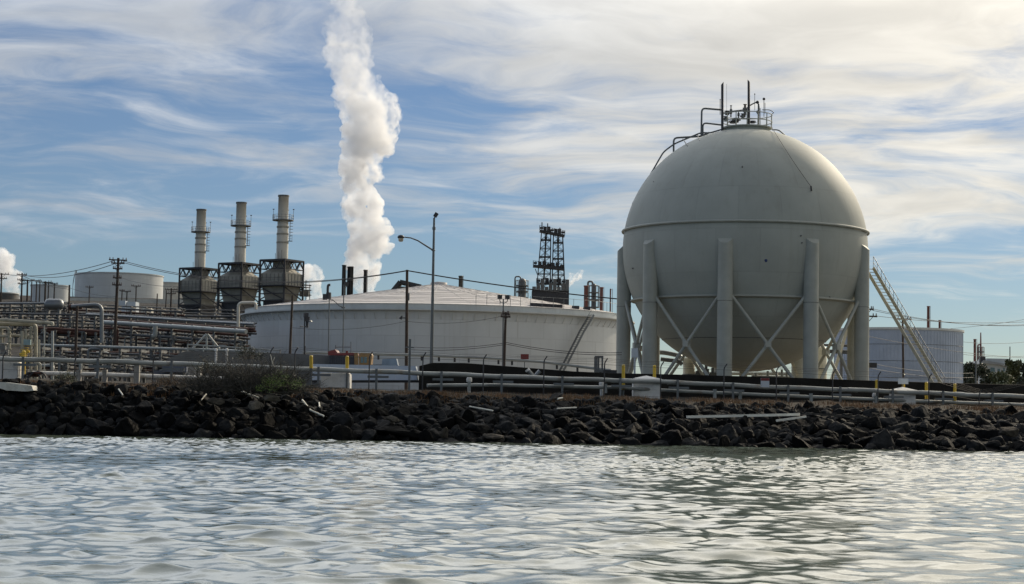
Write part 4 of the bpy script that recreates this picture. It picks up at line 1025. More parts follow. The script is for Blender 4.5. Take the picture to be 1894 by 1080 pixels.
for a, b in (((382, 618), (357, 644)), ((384, 618), (406, 645)), ((382.5, 618), (382, 645))): MB().cyl(P(a[0], a[1], 150), P(b[0], b[1], 150), .08, n=8).build('strut', PIPEW, T)
for i, x in enumerate((399, 419)):
    mb = MB().cyl(gp(x, 146.5), P(x + .5, 648, 146.5), .085, n=10).lathe(P(x + .5, 647, 146.5), [(.12, -.1), (.13, .05), (.06, .12), (0.01, .13)], 12)
    solo('vent_stub', ('white capped standpipe in front of the concrete wall, the left one', 'white capped standpipe in front of the concrete wall, the right one')[i], 'standpipe', mb, WHITEB)
# wide-tank apron pipe with supports
T = thing('pipeline', 'pale pipe on short supports along the foot of the wide tank', 'pipeline', gp(900, 163))
MB().tube([P(x, y, 163) for x, y in ((560, 652), (660, 654), (780, 657), (900, 662), (1000, 669), (1080, 679), (1130, 685))], .12, 10).build('pipe', PIPEW, T)
for x in (700, 780, 812, 841, 867, 922, 947, 1030, 1068): 
    y = float(np.interp(x, (560, 660, 780, 900, 1000, 1080), (652, 654, 657, 662, 669, 679))); MB().beam(P(x, y + 1, 163.2), P(x, y + 10, 163.2), .18).build('pipe_support', STEELD, T)
# trailer box, red machine, yellow cab
TB = ypipe(.35) + 7
def extr(poly, Y, dep, mb=None):
    mb = mb or MB(); n = len(poly); fr = [P(x, y, Y) for x, y in poly]; fr = [Vector((p.x, Y, p.z)) for p in fr]; bk = [p + Vector((0, dep, 0)) for p in fr]
    o = fr + bk; mb.add(o, [tuple(range(n))[::-1], tuple(range(n, 2 * n))] + [(i, (i + 1) % n, n + (i + 1) % n, n + i) for i in range(n)]); return mb
T = thing('covered_load', 'long low load wrapped in pale blue sheeting behind the pipeline', 'covered load', P(675, 704, TB))
MB(); extr([(578, 673), (769, 677), (772, 703), (577, 703)], TB, 2.2).build('sheeting', TARP, T)
mb = MB()
for x in (612, 650, 690, 730): extr([(x, 673 + (x - 578) * .02), (x + 1, 673 + (x - 578) * .02), (x + 1.5, 703), (x + .5, 703)], TB - .02, .02, mb)
mb.build('tie_strap', SIGNW, T)
extr([(576, 703), (774, 703), (774, 707), (576, 707)], TB + .2, 1.8).build('skid', STEELD, T)
T = thing('engine_skid', 'red-topped dark machine behind the pale blue load', 'machine', P(632, 690, TB + 4))
extr([(609, 657), (660, 653), (660, 690), (609, 690)], TB + 4, 2.4).build('grille_body', mat('dark_grille', (.03, .032, .045), .5, 0, .15, 3), T)
extr([(607, 656.5), (606, 650), (620, 646), (624, 652.5), (660, 653), (661, 657), (624, 657)], TB + 3.85, 2.7).build('red_hood', RED, T)
extr([(655, 653.2), (662, 653.2), (663, 690), (656, 690)], TB + 3.8, .3).build('orange_panel', ORANGE, T)
mb = MB()
for x in range(612, 656, 4): extr([(x, 659), (x + 1, 659), (x + 1, 689), (x, 689)], TB + 3.95, .05, mb)
mb.build('grille_bar', STEELD, T)
MB().cyl(P(641, 653, TB + 5), P(642, 649, TB + 5), .09, n=8).build('exhaust_cap', RED, T)
fr_ = MB().beam(P(620, 642, TB + 5), P(648, 642, TB + 5), .06)
for x, y in ((621, 638), (649, 632)): fr_.beam(P(x, 652, TB + 5), P(x, y, TB + 5), .05)
fr_.build('guard_frame', STEELM, T)
T = thing('machine_cab', 'ochre cab with windows right of the red-topped machine', 'cab', P(676, 690, TB + 4))
extr([(664, 655), (668, 653), (686, 653), (688, 657), (686, 675), (664, 675)], TB + 4, 1.8).build('cab_shell', ORANGE, T)
for x0, x1 in ((667, 672), (673.5, 678.5)): extr([(x0, 660), (x1, 660), (x1, 671), (x0, 671)], TB + 3.97, .06).build('window', GLASS, T)
extr([(662, 675), (735, 673), (735, 690), (662, 690)], TB + 4.1, 1.8).build('chassis', STEELM, T)
solo('pump_housing', 'blue grey boxy housing right of the ochre cab', 'machine', extr([(707, 664), (733, 663), (736, 676), (706, 676)], TB + 3.5, 1.6), mat('blue_grey_paint', (.14, .19, .25), .5))
solo('grey_post', 'grey post with a short cross bar before the pale blue load', 'post', MB().beam(gp(757, ypipe(.4) - .5), P(758.5, 627, ypipe(.4) - .5), .16).beam(P(750, 642, ypipe(.4) - .5), P(766, 643, ypipe(.4) - .5), .07), GALV)
#@@PART4
# ------------------------------------------------------------------ refinery pipework at left
def rack(label, x0, y0, x1, y1, Y0, Y1, pipes, bents, depth=3.0, drop=None, name='pipe_rack', clutter=0, seed=1):
    """pipes: (pixel drop below the top line, radius, material, set-back); legs go down to the land"""
    R_ = random.Random(seed)
    a, b = P(x0, y0, Y0), P(x1, y1, Y1); mid = gp((x0 + x1) / 2, (Y0 + Y1) / 2)
    T = thing(name, label, 'pipe rack', mid, 'refinery pipe racks')
    for dp, r, m, back in pipes:
        p0, p1 = P(x0, y0 + dp, Y0), P(x1, y1 + dp, Y1)
        p0.y += back; p1.y += back
        MB().tube([p0.lerp(p1, k / 6) + Vector((0, 0, R_.uniform(-.03, .03))) for k in range(7)], r, 8).build('pipe', m, T)
    levels = sorted({round(p[0] / 8) * 8 for p in pipes})
    for i in range(bents):
        f_ = (i + .5) / bents
        c = a.lerp(b, f_); g = float(gz(c.x, c.y)) - .3
        for bk in (0, depth):
            MB().beam((c.x, c.y + bk, c.z - .1), (c.x, c.y + bk, g), .2).build('column', STEELM if R_.random() < .75 else GALV, T)
        for lv in levels:
            z = c.z - (lv + 1) * S(c.y) - .2
            if z > g + .5: MB().beam((c.x, c.y - .3, z), (c.x, c.y + depth + .3, z), .18, .22).build('beam', STEELM, T)
    for i in range(clutter):
        f_ = R_.random(); c = a.lerp(b, f_); g = float(gz(c.x, c.y)); k = R_.random(); bk = R_.uniform(-.6, depth)
        zt = g + (c.z - g) * R_.uniform(.25, .95)
        if k < .4: MB().pipe([(c.x, c.y + bk, g), (c.x, c.y + bk, zt), (c.x + R_.choice((-1, 1)) * R_.uniform(.5, 1.6), c.y + bk, zt)], R_.uniform(.06, .14), 7, .3).build('riser', R_.choice((PIPED, RACKP, PIPEW, GALV, PIPER, PIPED)), T)
        elif k < .7:
            mb = MB().cyl((c.x, c.y + bk, zt - .4), (c.x, c.y + bk, zt + .3), .16, n=8); mb.ring((c.x, c.y + bk, zt + .45), .2, .03, 10, 4); mb.cyl((c.x, c.y + bk, zt + .3), (c.x, c.y + bk, zt + .5), .03, n=5); mb.cyl((c.x - .35, c.y + bk, zt), (c.x + .35, c.y + bk, zt), .13, n=8)
            mb.build('valve', R_.choice((STEELM, PIPED, RACKP, STEELD)), T)
        else: MB().beam((c.x, c.y + bk, g), (c.x, c.y + bk, zt), .1).build('stanchion', R_.choice((GALV, STEELM)), T)
    return T
rack('rack of rusty pipes topped by a thick white pipe, below the hill tank', 190, 596, 456, 613, 205, 190,
     [(0, .24, PIPEW, -.3), (7, .14, PIPER, .6), (-6, .10, PIPER, 1.2), (12, .12, PIPED, 2), (20, .16, PIPED, .2), (27, .1, PIPER, 1.2), (33, .12, PIPED, 2.2), (24, .1, RACKP, 2.5)], 7, clutter=44, seed=3)
rack('rack of silver clad pipes in front of the boiler units', 160, 581, 470, 600, 245, 225,
     [(0, .17, PIPES, 0), (3, .12, RACKP, 1), (8, .16, PIPER, .4), (12, .14, PIPER, 1.4), (-4, .1, PIPED, 2.2), (16, .12, PIPED, 2)], 9, clutter=30, seed=4)
rack('long low rack of pale pipes across the left yard', 60, 638, 470, 650, 168, 160,
     [(0, .12, PIPEW, 0), (12, .09, PIPED, .4), (18, .11, PIPED, 1.1), (24, .09, PIPER, 1.7), (30, .1, RACKP, .6), (8, .08, PIPER, 2.4)], 11, clutter=60, seed=5)
rack('rack of silver and dark pipes below the small tank at far left', -60, 562, 122, 560, 250, 250,
     [(0, .16, PIPES, 0), (7, .12, RACKP, .4), (14, .12, PIPED, 1), (19, .14, PIPED, 0), (27, .12, PIPED, .8), (36, .1, RACKP, 1.6), (44, .1, PIPED, 2)], 8, clutter=44, seed=6)
rack('rack of rusty red pipes behind the bent silver pipe at left', 66, 606, 190, 613, 190, 190,
     [(0, .14, PIPER, 0), (5, .20, PIPER, .4), (10, .16, PIPED, .7), (18, .12, PIPED, 1.2), (26, .14, PIPED, .3), (34, .12, PIPER, 1)], 5, clutter=44, seed=7)
rack('dark rack of small pipes on the slope behind, under the hill tank', 120, 566, 340, 577, 290, 285,
     [(0, .14, PIPED, 0), (6, .14, PIPER, .6), (11, .12, PIPED, 1.4), (-6, .1, RACKP, 1)], 8, clutter=24, seed=8)
rack('dark rack of pipes at the foot of the boiler units', 320, 584, 570, 588, 300, 300,
     [(0, .2, PIPED, 0), (5, .12, RACKP, .6), (-6, .14, PIPED, 1.4), (-12, .1, PIPED, 1), (10, .14, PIPER, 1)], 8, clutter=30, seed=9)
rack('dark rack of thin pipes and posts behind the left edge manifold', -60, 578, 210, 584, 215, 212,
     [(0, .1, PIPED, 0), (5, .08, STEELD, .6), (10, .12, PIPED, 1.2), (16, .08, RACKP, .2), (22, .1, PIPED, .9), (30, .08, STEELD, 1.8)], 12, clutter=50, seed=10)
rack('low dark rack of thin lines just behind the shore pipeline at left', 30, 662, 300, 668, 148, 147,
     [(0, .07, PIPED, 0), (6, .06, RACKP, .5), (11, .08, PIPED, .9), (17, .06, PIPER, 1.3)], 10, depth=1.8, clutter=40, seed=11)
solo('bent_pipe', 'silver pipe bending over and down behind the dark leaning post', 'pipe', MB().pipe([P(132, 567, 182), P(158, 565, 182), P(188, 563, 182), P(188, 634, 182)], .19, 12, .7), PIPES)
solo('bent_pipe', 'rust red length of pipe feeding the bent silver pipe', 'pipe', MB().cyl(P(128, 568, 182.3), P(152, 566, 182.3), .27, n=12), PIPER)
solo('bent_pipe', 'short silver pipe stub hanging below the white topped rack', 'pipe', MB().pipe([P(287, 603, 196), P(287, 621, 196), P(281, 622, 196)], .24, 12, .4), PIPEW)
solo('bent_pipe', 'pale inverted U pipe at the left edge of the wide tank', 'pipe', MB().pipe([P(440, 640, 205), P(441, 560, 205), P(473, 560, 205), P(473, 572, 205)], .17, 10, .5), STACKP)
dc = P(100, 563, 240); T = thing('horizontal_drum', 'silver round-ended drum among pipes below the small tank', 'drum', gp(100, 240))
mb = MB().lathe((0, 0, 0), [(0.01, -1.25)] + [(.72 * math.sin(q), -.75 - .5 * math.cos(q)) for q in (.5, 1.0, 1.57)] + [(.72 * math.sin(q), .75 - .5 * math.cos(q)) for q in (1.57, 2.1, 2.7)] + [(0.01, 1.25)], 20)
mb.v = [(dc.x + v[2], dc.y + v[0], dc.z + v[1]) for v in mb.v]; mb.build('drum_shell', PIPES, T)
for q in (-.7, .7): MB().box((dc.x + q, dc.y, (dc.z + float(gz(dc.x, 240))) / 2 - .3), (.25, .9, dc.z - float(gz(dc.x, 240)))).build('saddle', STEELM, T)
solo_boxes('equipment_shed', 'pale blue white shed panels below the hill tank', 'shed', [(219, 556, 232, 577, 315, 2), (234, 558, 251, 578, 316, 3)], SIGNW)
solo_boxes('equipment_shed', 'beige shed on the slope below the right of the hill tank', 'shed', [(260, 571, 280, 578, 312, 2), (262, 569, 278, 571, 312.2, 1.6)], STACKP)
solo_boxes('parapet_wall', 'pale low bund wall running along the foot of the hill tank', 'wall', [(128, 552, 225, 556, 400, .5), (225, 554, 340, 560, 400, .5)], STACKP)
# cream manifold at the left edge
MY = 137.0
T = thing('pipe_manifold', 'cream painted manifold of bent pipes and yellow valves at the left edge', 'pipe manifold', gp(40, MY))
for pts, r, dy_ in (([(-60, 590), (10, 592), (97, 597.5), (97, 602)], .13, 0), ([(-60, 598), (30, 599), (66, 600), (66, 706)], .14, .5), ([(-60, 605), (17, 606), (17, 662)], .11, -.2), ([(3, 606), (3, 700)], .11, .3),
                    ([(-40, 622), (18, 622)], .1, 0), ([(20, 620), (60, 622)], .09, .4), ([(60, 606), (57, 606), (57, 706)], .11, .2), ([(72, 628), (72, 702)], .09, 0), ([(-40, 638), (62, 638)], .1, .5), ([(41, 612), (41, 690)], .12, -.3), ([(48, 608), (48, 640)], .1, 0), ([(63, 672), (74, 672), (74, 700)], .12, -.3)):
    MB().pipe([P(x, y, MY + dy_) for x, y in pts], r, 10).build('manifold_pipe', MANIF, T)
for x, y, q in ((43, 655, 1), (49, 650, .8), (40, 664, .8), (47, 664, .7)):
    c = P(x, y, MY - .4); mb = MB().cyl(c - Vector((0, 0, .22 * q)), c + Vector((0, 0, .22 * q)), .14 * q, n=10).cyl(c - Vector((.26 * q, 0, 0)), c + Vector((.26 * q, 0, 0)), .1, n=8)
    mb.ring(c + Vector((0, 0, .32 * q)), .17 * q, .03, 12, 5); mb.build('valve', YELLOW, T)
for y in (610, 616, 624, 632, 645, 655, 668): MB().cyl(P(57, y, MY + .2), P(57, y + 1.4, MY + .2), .19, n=12).cyl(P(17, y, MY - .2), P(17, y + 1.2, MY - .2), .2, n=12).build('flange', MANIF, T)
MB().box(P(49, 633, MY - .2), (.62, .3, .4)).build('gauge_box', mat('pale_teal_paint', (.25, .36, .38), .5), T)
for x, yt in ((97, 612), (82, 602)): solo('thin_post', {97: 'pale thick post right of the cream manifold', 82: 'thin grey post just right of the cream manifold'}[x], 'post', MB().beam(gp(x, MY + .4), P(x, yt, MY + .4), .17 if x == 97 else .08), PIPEW)
solo('yard_valve_tree', 'dark valve cluster in front of the left edge manifold', 'valve', MB().cyl(gp(6, 129), P(6, 636, 129), .09, n=8).ring(P(6, 636, 129), .3, .05, 14, 5).box(P(4, 643, 129), (.5, .3, .3)).box(P(9, 650, 129), (.5, .3, .25)).cyl(P(0, 655, 129), P(16, 655, 129), .1, n=8), STEELM)
mb = MB()
for k in range(2): mb.tube([P(60 + 10 * k, 692 - k, 127.4) + Vector((.55 * math.cos(q), 0, .42 * abs(math.sin(q)) - .3)) for q in np.linspace(0, 3.14, 14)], .06, 6)
solo('hose_loop', 'dark hose looped over the bank top beside the left edge box', 'hose', mb, STEELD)
solo('rusty_valve', 'rusty red valve wheel lying by the hose loop', 'valve', MB().ring(P(70, 690, 127.6), .3, .07, 14, 6).cyl(P(66, 692, 127.6), P(74, 688, 127.6), .16, n=10).box(P(63, 693, 127.8), (.7, .3, .3)), PIPER)
solo_boxes('crate', 'grey crate behind the pipeline just left of the dead brush', 'crate', [(347, 680, 371, 699, 136, 1.2), (349, 678, 369, 680, 136.1, 1)], CONC)
solo_boxes('pallet_stack', 'blue grey sheeted stack beneath the pipeline left of the crate', 'stack', [(300, 678, 345, 688, 138, 1.4), (282, 686, 340, 694, 138.6, 1)], mat('slate_sheeting', (.08, .10, .14), .6))
# concrete stubs supporting the left pipeline
solo('support_block', 'tall pale concrete pier under the pipeline at left', 'pier', MB().box(gp(253, ypipe(.13) + .3) + Vector((0, 0, .6)), (.36, .4, 1.3)), CONC)

# ------------------------------------------------------------------ steam
def steam_mat(name, density, nscale, lo, hi, soft=(0, 1)):
    m = bpy.data.materials.new(name); m.use_nodes = True; T = NT(m.node_tree)
    v = T.n('ShaderNodeVolumePrincipled'); o = T.n('ShaderNodeOutputMaterial'); T.t.links.new(v.outputs[0], o.inputs['Volume'])
    v.inputs['Color'].default_value = (.966, .970, .980, 1); v.inputs['Anisotropy'].default_value = .32
    co = T.n('ShaderNodeTexCoord').outputs['Object']
    zz_ = T.sep(co)[2]
    f_ = T.ss(T.m('ADD', T.m('MULTIPLY', T.noise(co, nscale, 5, .62, .6), .7), T.m('MULTIPLY', T.noise(co, nscale * 3.2, 4, .6, .4), .3)), lo, hi)
    T.set(v.inputs['Density'], T.m('MULTIPLY', T.m('MULTIPLY', f_, density), T.ss(zz_, soft[0], soft[1], 1, .12)))
    return m
def plume(label, path, Y, seed, m, vox, fill=1.0, disp=1.0, group='steam plumes'):
    R_ = random.Random(seed); s_ = S(Y); pts = []
    bm = bmesh.new(); pr = None
    dens_path = []
    for (x0, y0, w0), (x1, y1, w1) in zip(path, path[1:]):
        n = max(2, int(math.hypot(x1 - x0, y1 - y0) / (max(w0, w1) * .32)))
        for k in range(n): q = k / n; dens_path.append((x0 + (x1 - x0) * q, y0 + (y1 - y0) * q, (w0 + (w1 - w0) * q) * 1.30))
    base_ = P(path[0][0], path[0][1], Y)
    for x, y, w_ in dens_path:
        for j in range(6):
            r = w_ * R_.uniform(.28, .58); off = (w_ - r) * R_.uniform(.3, 1.0); a = R_.uniform(0, 6.283)
            c = P(x, y + R_.uniform(-.3, .3) * w_, Y) - base_
            if j == 0: r, off = w_ * .72, w_ * .1
            c += Vector((math.cos(a), math.sin(a), 0)) * off * s_
            bmesh.ops.create_icosphere(bm, subdivisions=2, radius=r * s_, matrix=Matrix.Translation(c))
    me = bpy.data.meshes.new('steam'); bm.to_mesh(me); bm.free()
    o = bpy.data.objects.new('steam_plume', me); COL.objects.link(o); o.location = base_
    md = o.modifiers.new('remesh', 'REMESH'); md.mode = 'VOXEL'; md.voxel_size = vox
    for i, (sc_, st) in enumerate(((7.5 * vox, 6.0 * vox), (3.2 * vox, 2.6 * vox), (18 * vox, 5 * vox))):
        tx = bpy.data.textures.new('billow_%d' % i, 'CLOUDS' if i == 2 else 'VORONOI'); tx.noise_scale = sc_
        dm = o.modifiers.new('billow', 'DISPLACE'); dm.texture = tx; dm.strength = st * disp * (1 if i == 2 else -1); dm.mid_level = .5
    dg = bpy.context.evaluated_depsgraph_get(); me2 = bpy.data.meshes.new_from_object(o.evaluated_get(dg)); o.modifiers.clear(); o.data = me2
    me2.materials.clear(); me2.materials.append(m)
    tag(o, label, 'steam plume', group, None); return o
PLY = 380.0
MAIN = [(684, 560, 14), (676, 535, 20), (672, 505, 27), (676, 470, 32), (685, 435, 35), (682, 408, 36), (668, 385, 33), (665, 355, 30), (668, 325, 34), (672, 295, 40), (680, 262, 48), (690, 235, 50), (684, 205, 48), (670, 175, 42), (655, 150, 40), (648, 120, 42), (645, 90, 44), (646, 55, 38), (642, 25, 33), (638, -10, 30), (634, -50, 28), (630, -90, 26)]
plume('tall white steam plume rising out of the picture behind the black stacks', MAIN, PLY, 11, steam_mat('steam_dense', .8, .17, .41, .56, (22, 58)), .42)
plume('white steam drifting low at the left edge behind the poles', [(36, 558, 4), (29, 546, 8), (20, 528, 13), (10, 507, 17), (0, 488, 18), (-16, 474, 17), (-34, 466, 15)], 440, 12, steam_mat('steam_left', .8, .2, .40, .58, (40, 80)), .6)
plume('small steam puff right behind the tallest boiler unit', [(588, 560, 10), (584, 545, 15), (580, 530, 18), (576, 512, 18), (570, 500, 14)], 400, 13, steam_mat('steam_puff', .9, .25, .42, .6, (6, 12)), .4)
plume('wisp of steam at the foot of the twin derrick', [(1036, 533, 6), (1046, 526, 8), (1056, 519, 10), (1066, 512, 10), (1074, 507, 6)], 520, 14, steam_mat('steam_wisp', .9, .3, .42, .6, (5, 12)), .35)
plume('little steam leak between the first and second boiler units', [(392, 588, 4), (402, 586, 7), (412, 588, 6)], 318, 15, steam_mat('steam_leak', 1.2, .5, .3, .6, (4, 9)), .22)

# ------------------------------------------------------------------ riprap
def rock_mat(name, a, b, wet=.35):
    m = bpy.data.materials.new(name); m.use_nodes = True; T = NT(m.node_tree)
    bs = T.n('ShaderNodeBsdfPrincipled'); o = T.n('ShaderNodeOutputMaterial'); T.t.links.new(bs.outputs[0], o.inputs[0])
    co = T.n('ShaderNodeTexCoord').outputs['Object']; oi = T.n('ShaderNodeObjectInfo')
    rv = T.n('ShaderNodeVectorMath', operation='ADD'); T.set(rv.inputs[0], co); T.set(rv.inputs[1], T.comb(T.m('MULTIPLY', oi.outputs['Random'], 40), 0.0, 0.0))
    n1, n2 = T.noise(rv.outputs[0], 2.4, 8, .65), T.noise(rv.outputs[0], 9, 5, .6)
    c = T.mix(T.ss(n1, .3, .72), a, b)
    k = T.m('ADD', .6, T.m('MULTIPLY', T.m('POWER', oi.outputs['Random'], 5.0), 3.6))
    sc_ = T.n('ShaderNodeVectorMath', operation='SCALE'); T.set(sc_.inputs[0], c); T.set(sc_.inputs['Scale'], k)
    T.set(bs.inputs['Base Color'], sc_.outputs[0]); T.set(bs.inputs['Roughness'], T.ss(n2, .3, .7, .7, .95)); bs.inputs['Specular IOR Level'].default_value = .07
    bp = T.n('ShaderNodeBump'); bp.inputs['Strength'].default_value = .7; bp.inputs['Distance'].default_value = .06
    T.set(bp.inputs['Height'], T.m('ADD', n1, T.m('MULTIPLY', n2, .4))); T.t.links.new(bp.outputs[0], bs.inputs['Normal'])
    return m
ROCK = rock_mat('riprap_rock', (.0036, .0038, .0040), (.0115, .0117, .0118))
ROCKP = rock_mat('pale_rock', (.06, .053, .045), (.14, .122, .10))
def rock_mesh(seed, flat=.68, m=None, fine=True):
    R_ = random.Random(seed); bm = bmesh.new()
    for i in range(16):
        v = Vector((R_.gauss(0, 1), R_.gauss(0, 1), R_.gauss(0, 1))).normalized() * R_.uniform(.82, 1.1)
        bm.verts.new((v.x, v.y * .85, v.z * flat))
    bmesh.ops.convex_hull(bm, input=bm.verts[:]); 
    for v in [v for v in bm.verts if not v.link_faces]: bm.verts.remove(v)
    bmesh.ops.bevel(bm, geom=bm.edges[:], offset=.06, segments=1, affect='EDGES')
    bmesh.ops.triangulate(bm, faces=bm.faces[:])
    bmesh.ops.subdivide_edges(bm, edges=[e for e in bm.edges if e.calc_length() > .35], cuts=1)
    for v in bm.verts: v.co += Vector(mnoise.noise_vector(v.co * 2.3 + Vector((seed * 7.1, 0, 0)))) * .08
    if fine:
        bmesh.ops.subdivide_edges(bm, edges=[e for e in bm.edges if e.calc_length() > .18], cuts=1)
        bmesh.ops.smooth_vert(bm, verts=bm.verts[:], factor=.35, use_axis_x=True, use_axis_y=True, use_axis_z=True)
        for v in bm.verts: v.co += Vector(mnoise.noise_vector(v.co * 5.5 + Vector((seed * 3.1, 5, 0)))) * .05
    bmesh.ops.triangulate(bm, faces=bm.faces[:])
    bmesh.ops.recalc_face_normals(bm, faces=bm.faces[:])
    me = bpy.data.meshes.new('boulder'); bm.to_mesh(me); bm.free(); me.materials.append(m or ROCK); return me
PROT = [rock_mesh(i, .55 + .035 * (i % 8)) for i in range(18)]
Rr = random.Random(21); cand = []
px = -260
u_ = 0
for lane in range(12):
    v = lane / 11; px = -260.0
    while px < 2160:
        t = px / 1894
        yw, yc = 120.8, ycrest(t) + .5 - 2.2 * max(t, 0)
        q = (lane + Rr.uniform(-.45, .45)) / 11
        Y = yw + (yc - yw) * max(q, -.02)
        r = Rr.uniform(.32, .66) * (1.4 - .55 * min(max(q, 0), 1)) * (1.35 if Rr.random() < .14 else 1) * (.72 if Rr.random() < .3 else 1)
        x = (px - 947) / F * Y
        z = float(gz(x, Y)) + Rr.uniform(-.12, .18) * r
        cand.append((r, x, Y, z, px)); px += r / .034 * Rr.uniform(.95, 1.55) / (1 + .35 * (q > .6))
inv = sorted([c for c in cand if -15 < c[4] < 1910], reverse=True)
solo_r = inv[:297]; rest = [c for c in cand if c not in set(solo_r)]
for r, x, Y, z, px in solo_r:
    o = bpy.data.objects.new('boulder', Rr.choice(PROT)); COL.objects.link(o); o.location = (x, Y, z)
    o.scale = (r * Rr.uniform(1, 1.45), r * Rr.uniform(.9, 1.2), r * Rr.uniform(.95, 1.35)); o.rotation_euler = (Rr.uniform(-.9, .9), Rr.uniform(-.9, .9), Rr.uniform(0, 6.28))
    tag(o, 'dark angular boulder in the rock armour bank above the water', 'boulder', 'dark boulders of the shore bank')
def merged_rocks(name, items, label, m, protos):
    V, Fc, k = [], [], 0; cache = {}
    for r, x, Y, z in items:
        me = Rr.choice(protos)
        if me.name not in cache: cache[me.name] = (np.array([v.co[:] for v in me.vertices]), [tuple(p.vertices) for p in me.polygons])
        vs, fs = cache[me.name]
        Mx = np.array(Matrix.Rotation(Rr.uniform(0, 6.28), 3, 'Z') @ Matrix.Rotation(Rr.uniform(-.6, .6), 3, 'X') @ Matrix.Diagonal((r * Rr.uniform(1, 1.4), r, r * Rr.uniform(.8, 1.05))))
        V.append(vs @ Mx.T + np.array((x, Y, z))); Fc += [tuple(i + k for i in f) for f in fs]; k += len(vs)
    me = bpy.data.meshes.new(name); me.from_pydata(np.concatenate(V).tolist(), [], Fc); me.materials.append(m); me.update()
    o = bpy.data.objects.new(name, me); COL.objects.link(o); tag(o, label, 'rocks', None, 'stuff'); return o
items = [c[:4] for c in rest]
for i in range(1300):
    px = Rr.uniform(-260, 2160); t = px / 1894; q = Rr.random() ** .7 * 1.12; Y = 120.7 + (ycrest(t) - 1.2 * max(t, 0) - 120.7) * q
    x = (px - 947) / F * Y; r = Rr.uniform(.10, .22); items.append((r, x, Y, float(gz(x, Y)) + Rr.uniform(0, .12) * (1 - .6 * min(q, 1))))
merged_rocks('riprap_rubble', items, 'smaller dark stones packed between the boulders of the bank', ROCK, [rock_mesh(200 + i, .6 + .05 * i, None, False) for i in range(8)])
def special(label, px, py, Y, wpx, hpx, seed, m, rz=.3):
    p = P(px, py, Y); o = bpy.data.objects.new('boulder', rock_mesh(seed, .8, m)); COL.objects.link(o); o.location = p
    s_ = S(Y); o.scale = (wpx * s_ / 2, wpx * s_ / 2 * .7, hpx * s_ / 2 / .8); o.rotation_euler = (.1, .1, rz); tag(o, label, 'boulder', 'pale boulders of the shore bank')
special('squarish pale grey boulder below the dead brush', 473, 751, 122.2, 36, 24, 101, ROCKP)
special('large pale brown boulder low in the bank at the right edge', 1868, 797, 122.8, 46, 26, 102, ROCKP)
special('rounded grey boulder just right of the squarish pale one', 503, 737, 122.9, 40, 22, 103, ROCKP)
special('flat grey slab boulder left of the squarish pale one', 398, 742, 122.8, 42, 18, 104, ROCKP)
special('long pale rock at the waterline below the rusty frame', 915, 808, 120.9, 52, 12, 105, ROCKP, 0)
special('pale pointed rock at the waterline in the middle of the bank', 822, 800, 120.9, 22, 26, 106, ROCKP)
special('brown grey rock half way up the bank left of centre', 150, 765, 122.3, 34, 28, 107, ROCKP)
special('very large dark boulder at the waterline below the blue load', 745, 800, 121.0, 104, 26, 108, ROCK, 0)
special('light brown boulder in the mid bank under the wide tank', 728, 775, 121.8, 30, 14, 109, ROCKP)
# drift timber and slabs
def on_bank(px, py, lo=120.9, hi=150):
    """point of the bank seen at a pixel"""
    best = None
    for k in range(300):
        Y = lo + (hi - lo) * k / 299; p = P(px, py, Y)
        if p.z <= float(gz(p.x, Y)) + .35: return p
    return P(px, py, ycrest(px / 1894))
def plank(label, pts, r, m=DRIFT, name='driftwood'):
    pts = [on_bank(x, y) + Vector((0, -.35, .12)) for x, y in pts]
    Ym = sum(p.y for p in pts) / len(pts)
    return solo(name, label, 'driftwood', MB().tube(pts, r, 7), m)
a, b = on_bank(1270, 771), on_bank(1479, 767); b.y = a.y = min(a.y, b.y) - .9
a, b = P(1270, 771, a.y), P(1479, 766.5, a.y)
solo('timber_plank', 'long straight bleached plank lying across the rocks below the sphere', 'plank', MB().beam(a, b, .3, .17), DRIFT)
a2, b2 = P(1436, 778, a.y - .5), P(1491, 770.5, a.y - .3)
solo('timber_plank', 'short broken bleached plank under the right end of the long one', 'plank', MB().beam(a2, a2.lerp(b2, .6), .25, .14).beam(a2.lerp(b2, .55), b2, .18, .12), DRIFT)
a3 = on_bank(1560, 773); solo('timber_plank', 'long grey sodden plank on the rocks below the stair', 'plank', MB().beam(P(1500, 765, a3.y), P(1625, 775, a3.y), .25, .12), TWIG)
plank('pale short stick standing in the rocks left of the brush', [(221, 723), (229, 734)], .045); plank('pale short stick leaning in the rocks below the brush', [(374, 743), (383, 732)], .04)
plank('long grey branch lying on the rocks below the brush', [(420, 705), (438, 722), (462, 733), (480, 739)], .06); plank('grey curved branch lower down the rocks below the stained box', [(560, 743), (575, 762), (600, 773)], .06)
plank('thin pale bar on the rocks right of the twin floodlight', [(868, 755), (912, 763)], .05); plank('bent pale board end on the rocks below the lifting frame', [(1030, 759), (1066, 757)], .05)
plank('short white stub of wood standing in the mid bank', [(591, 748), (592, 756)], .05); plank('small white chip of board at the bank top left of the sphere', [(1031, 741), (1040, 739)], .06)
sl = P(-20, 716, 122.2)
mb = MB(); poly = [(-40, 704), (10, 707), (58, 713), (62, 722), (50, 724), (12, 722), (-4, 717), (-40, 712)]
extr(poly, 122.6, 1.4, mb); solo('concrete_slab', 'pale weathered slab jutting from the rocks at the left edge', 'slab', mb, HULL)

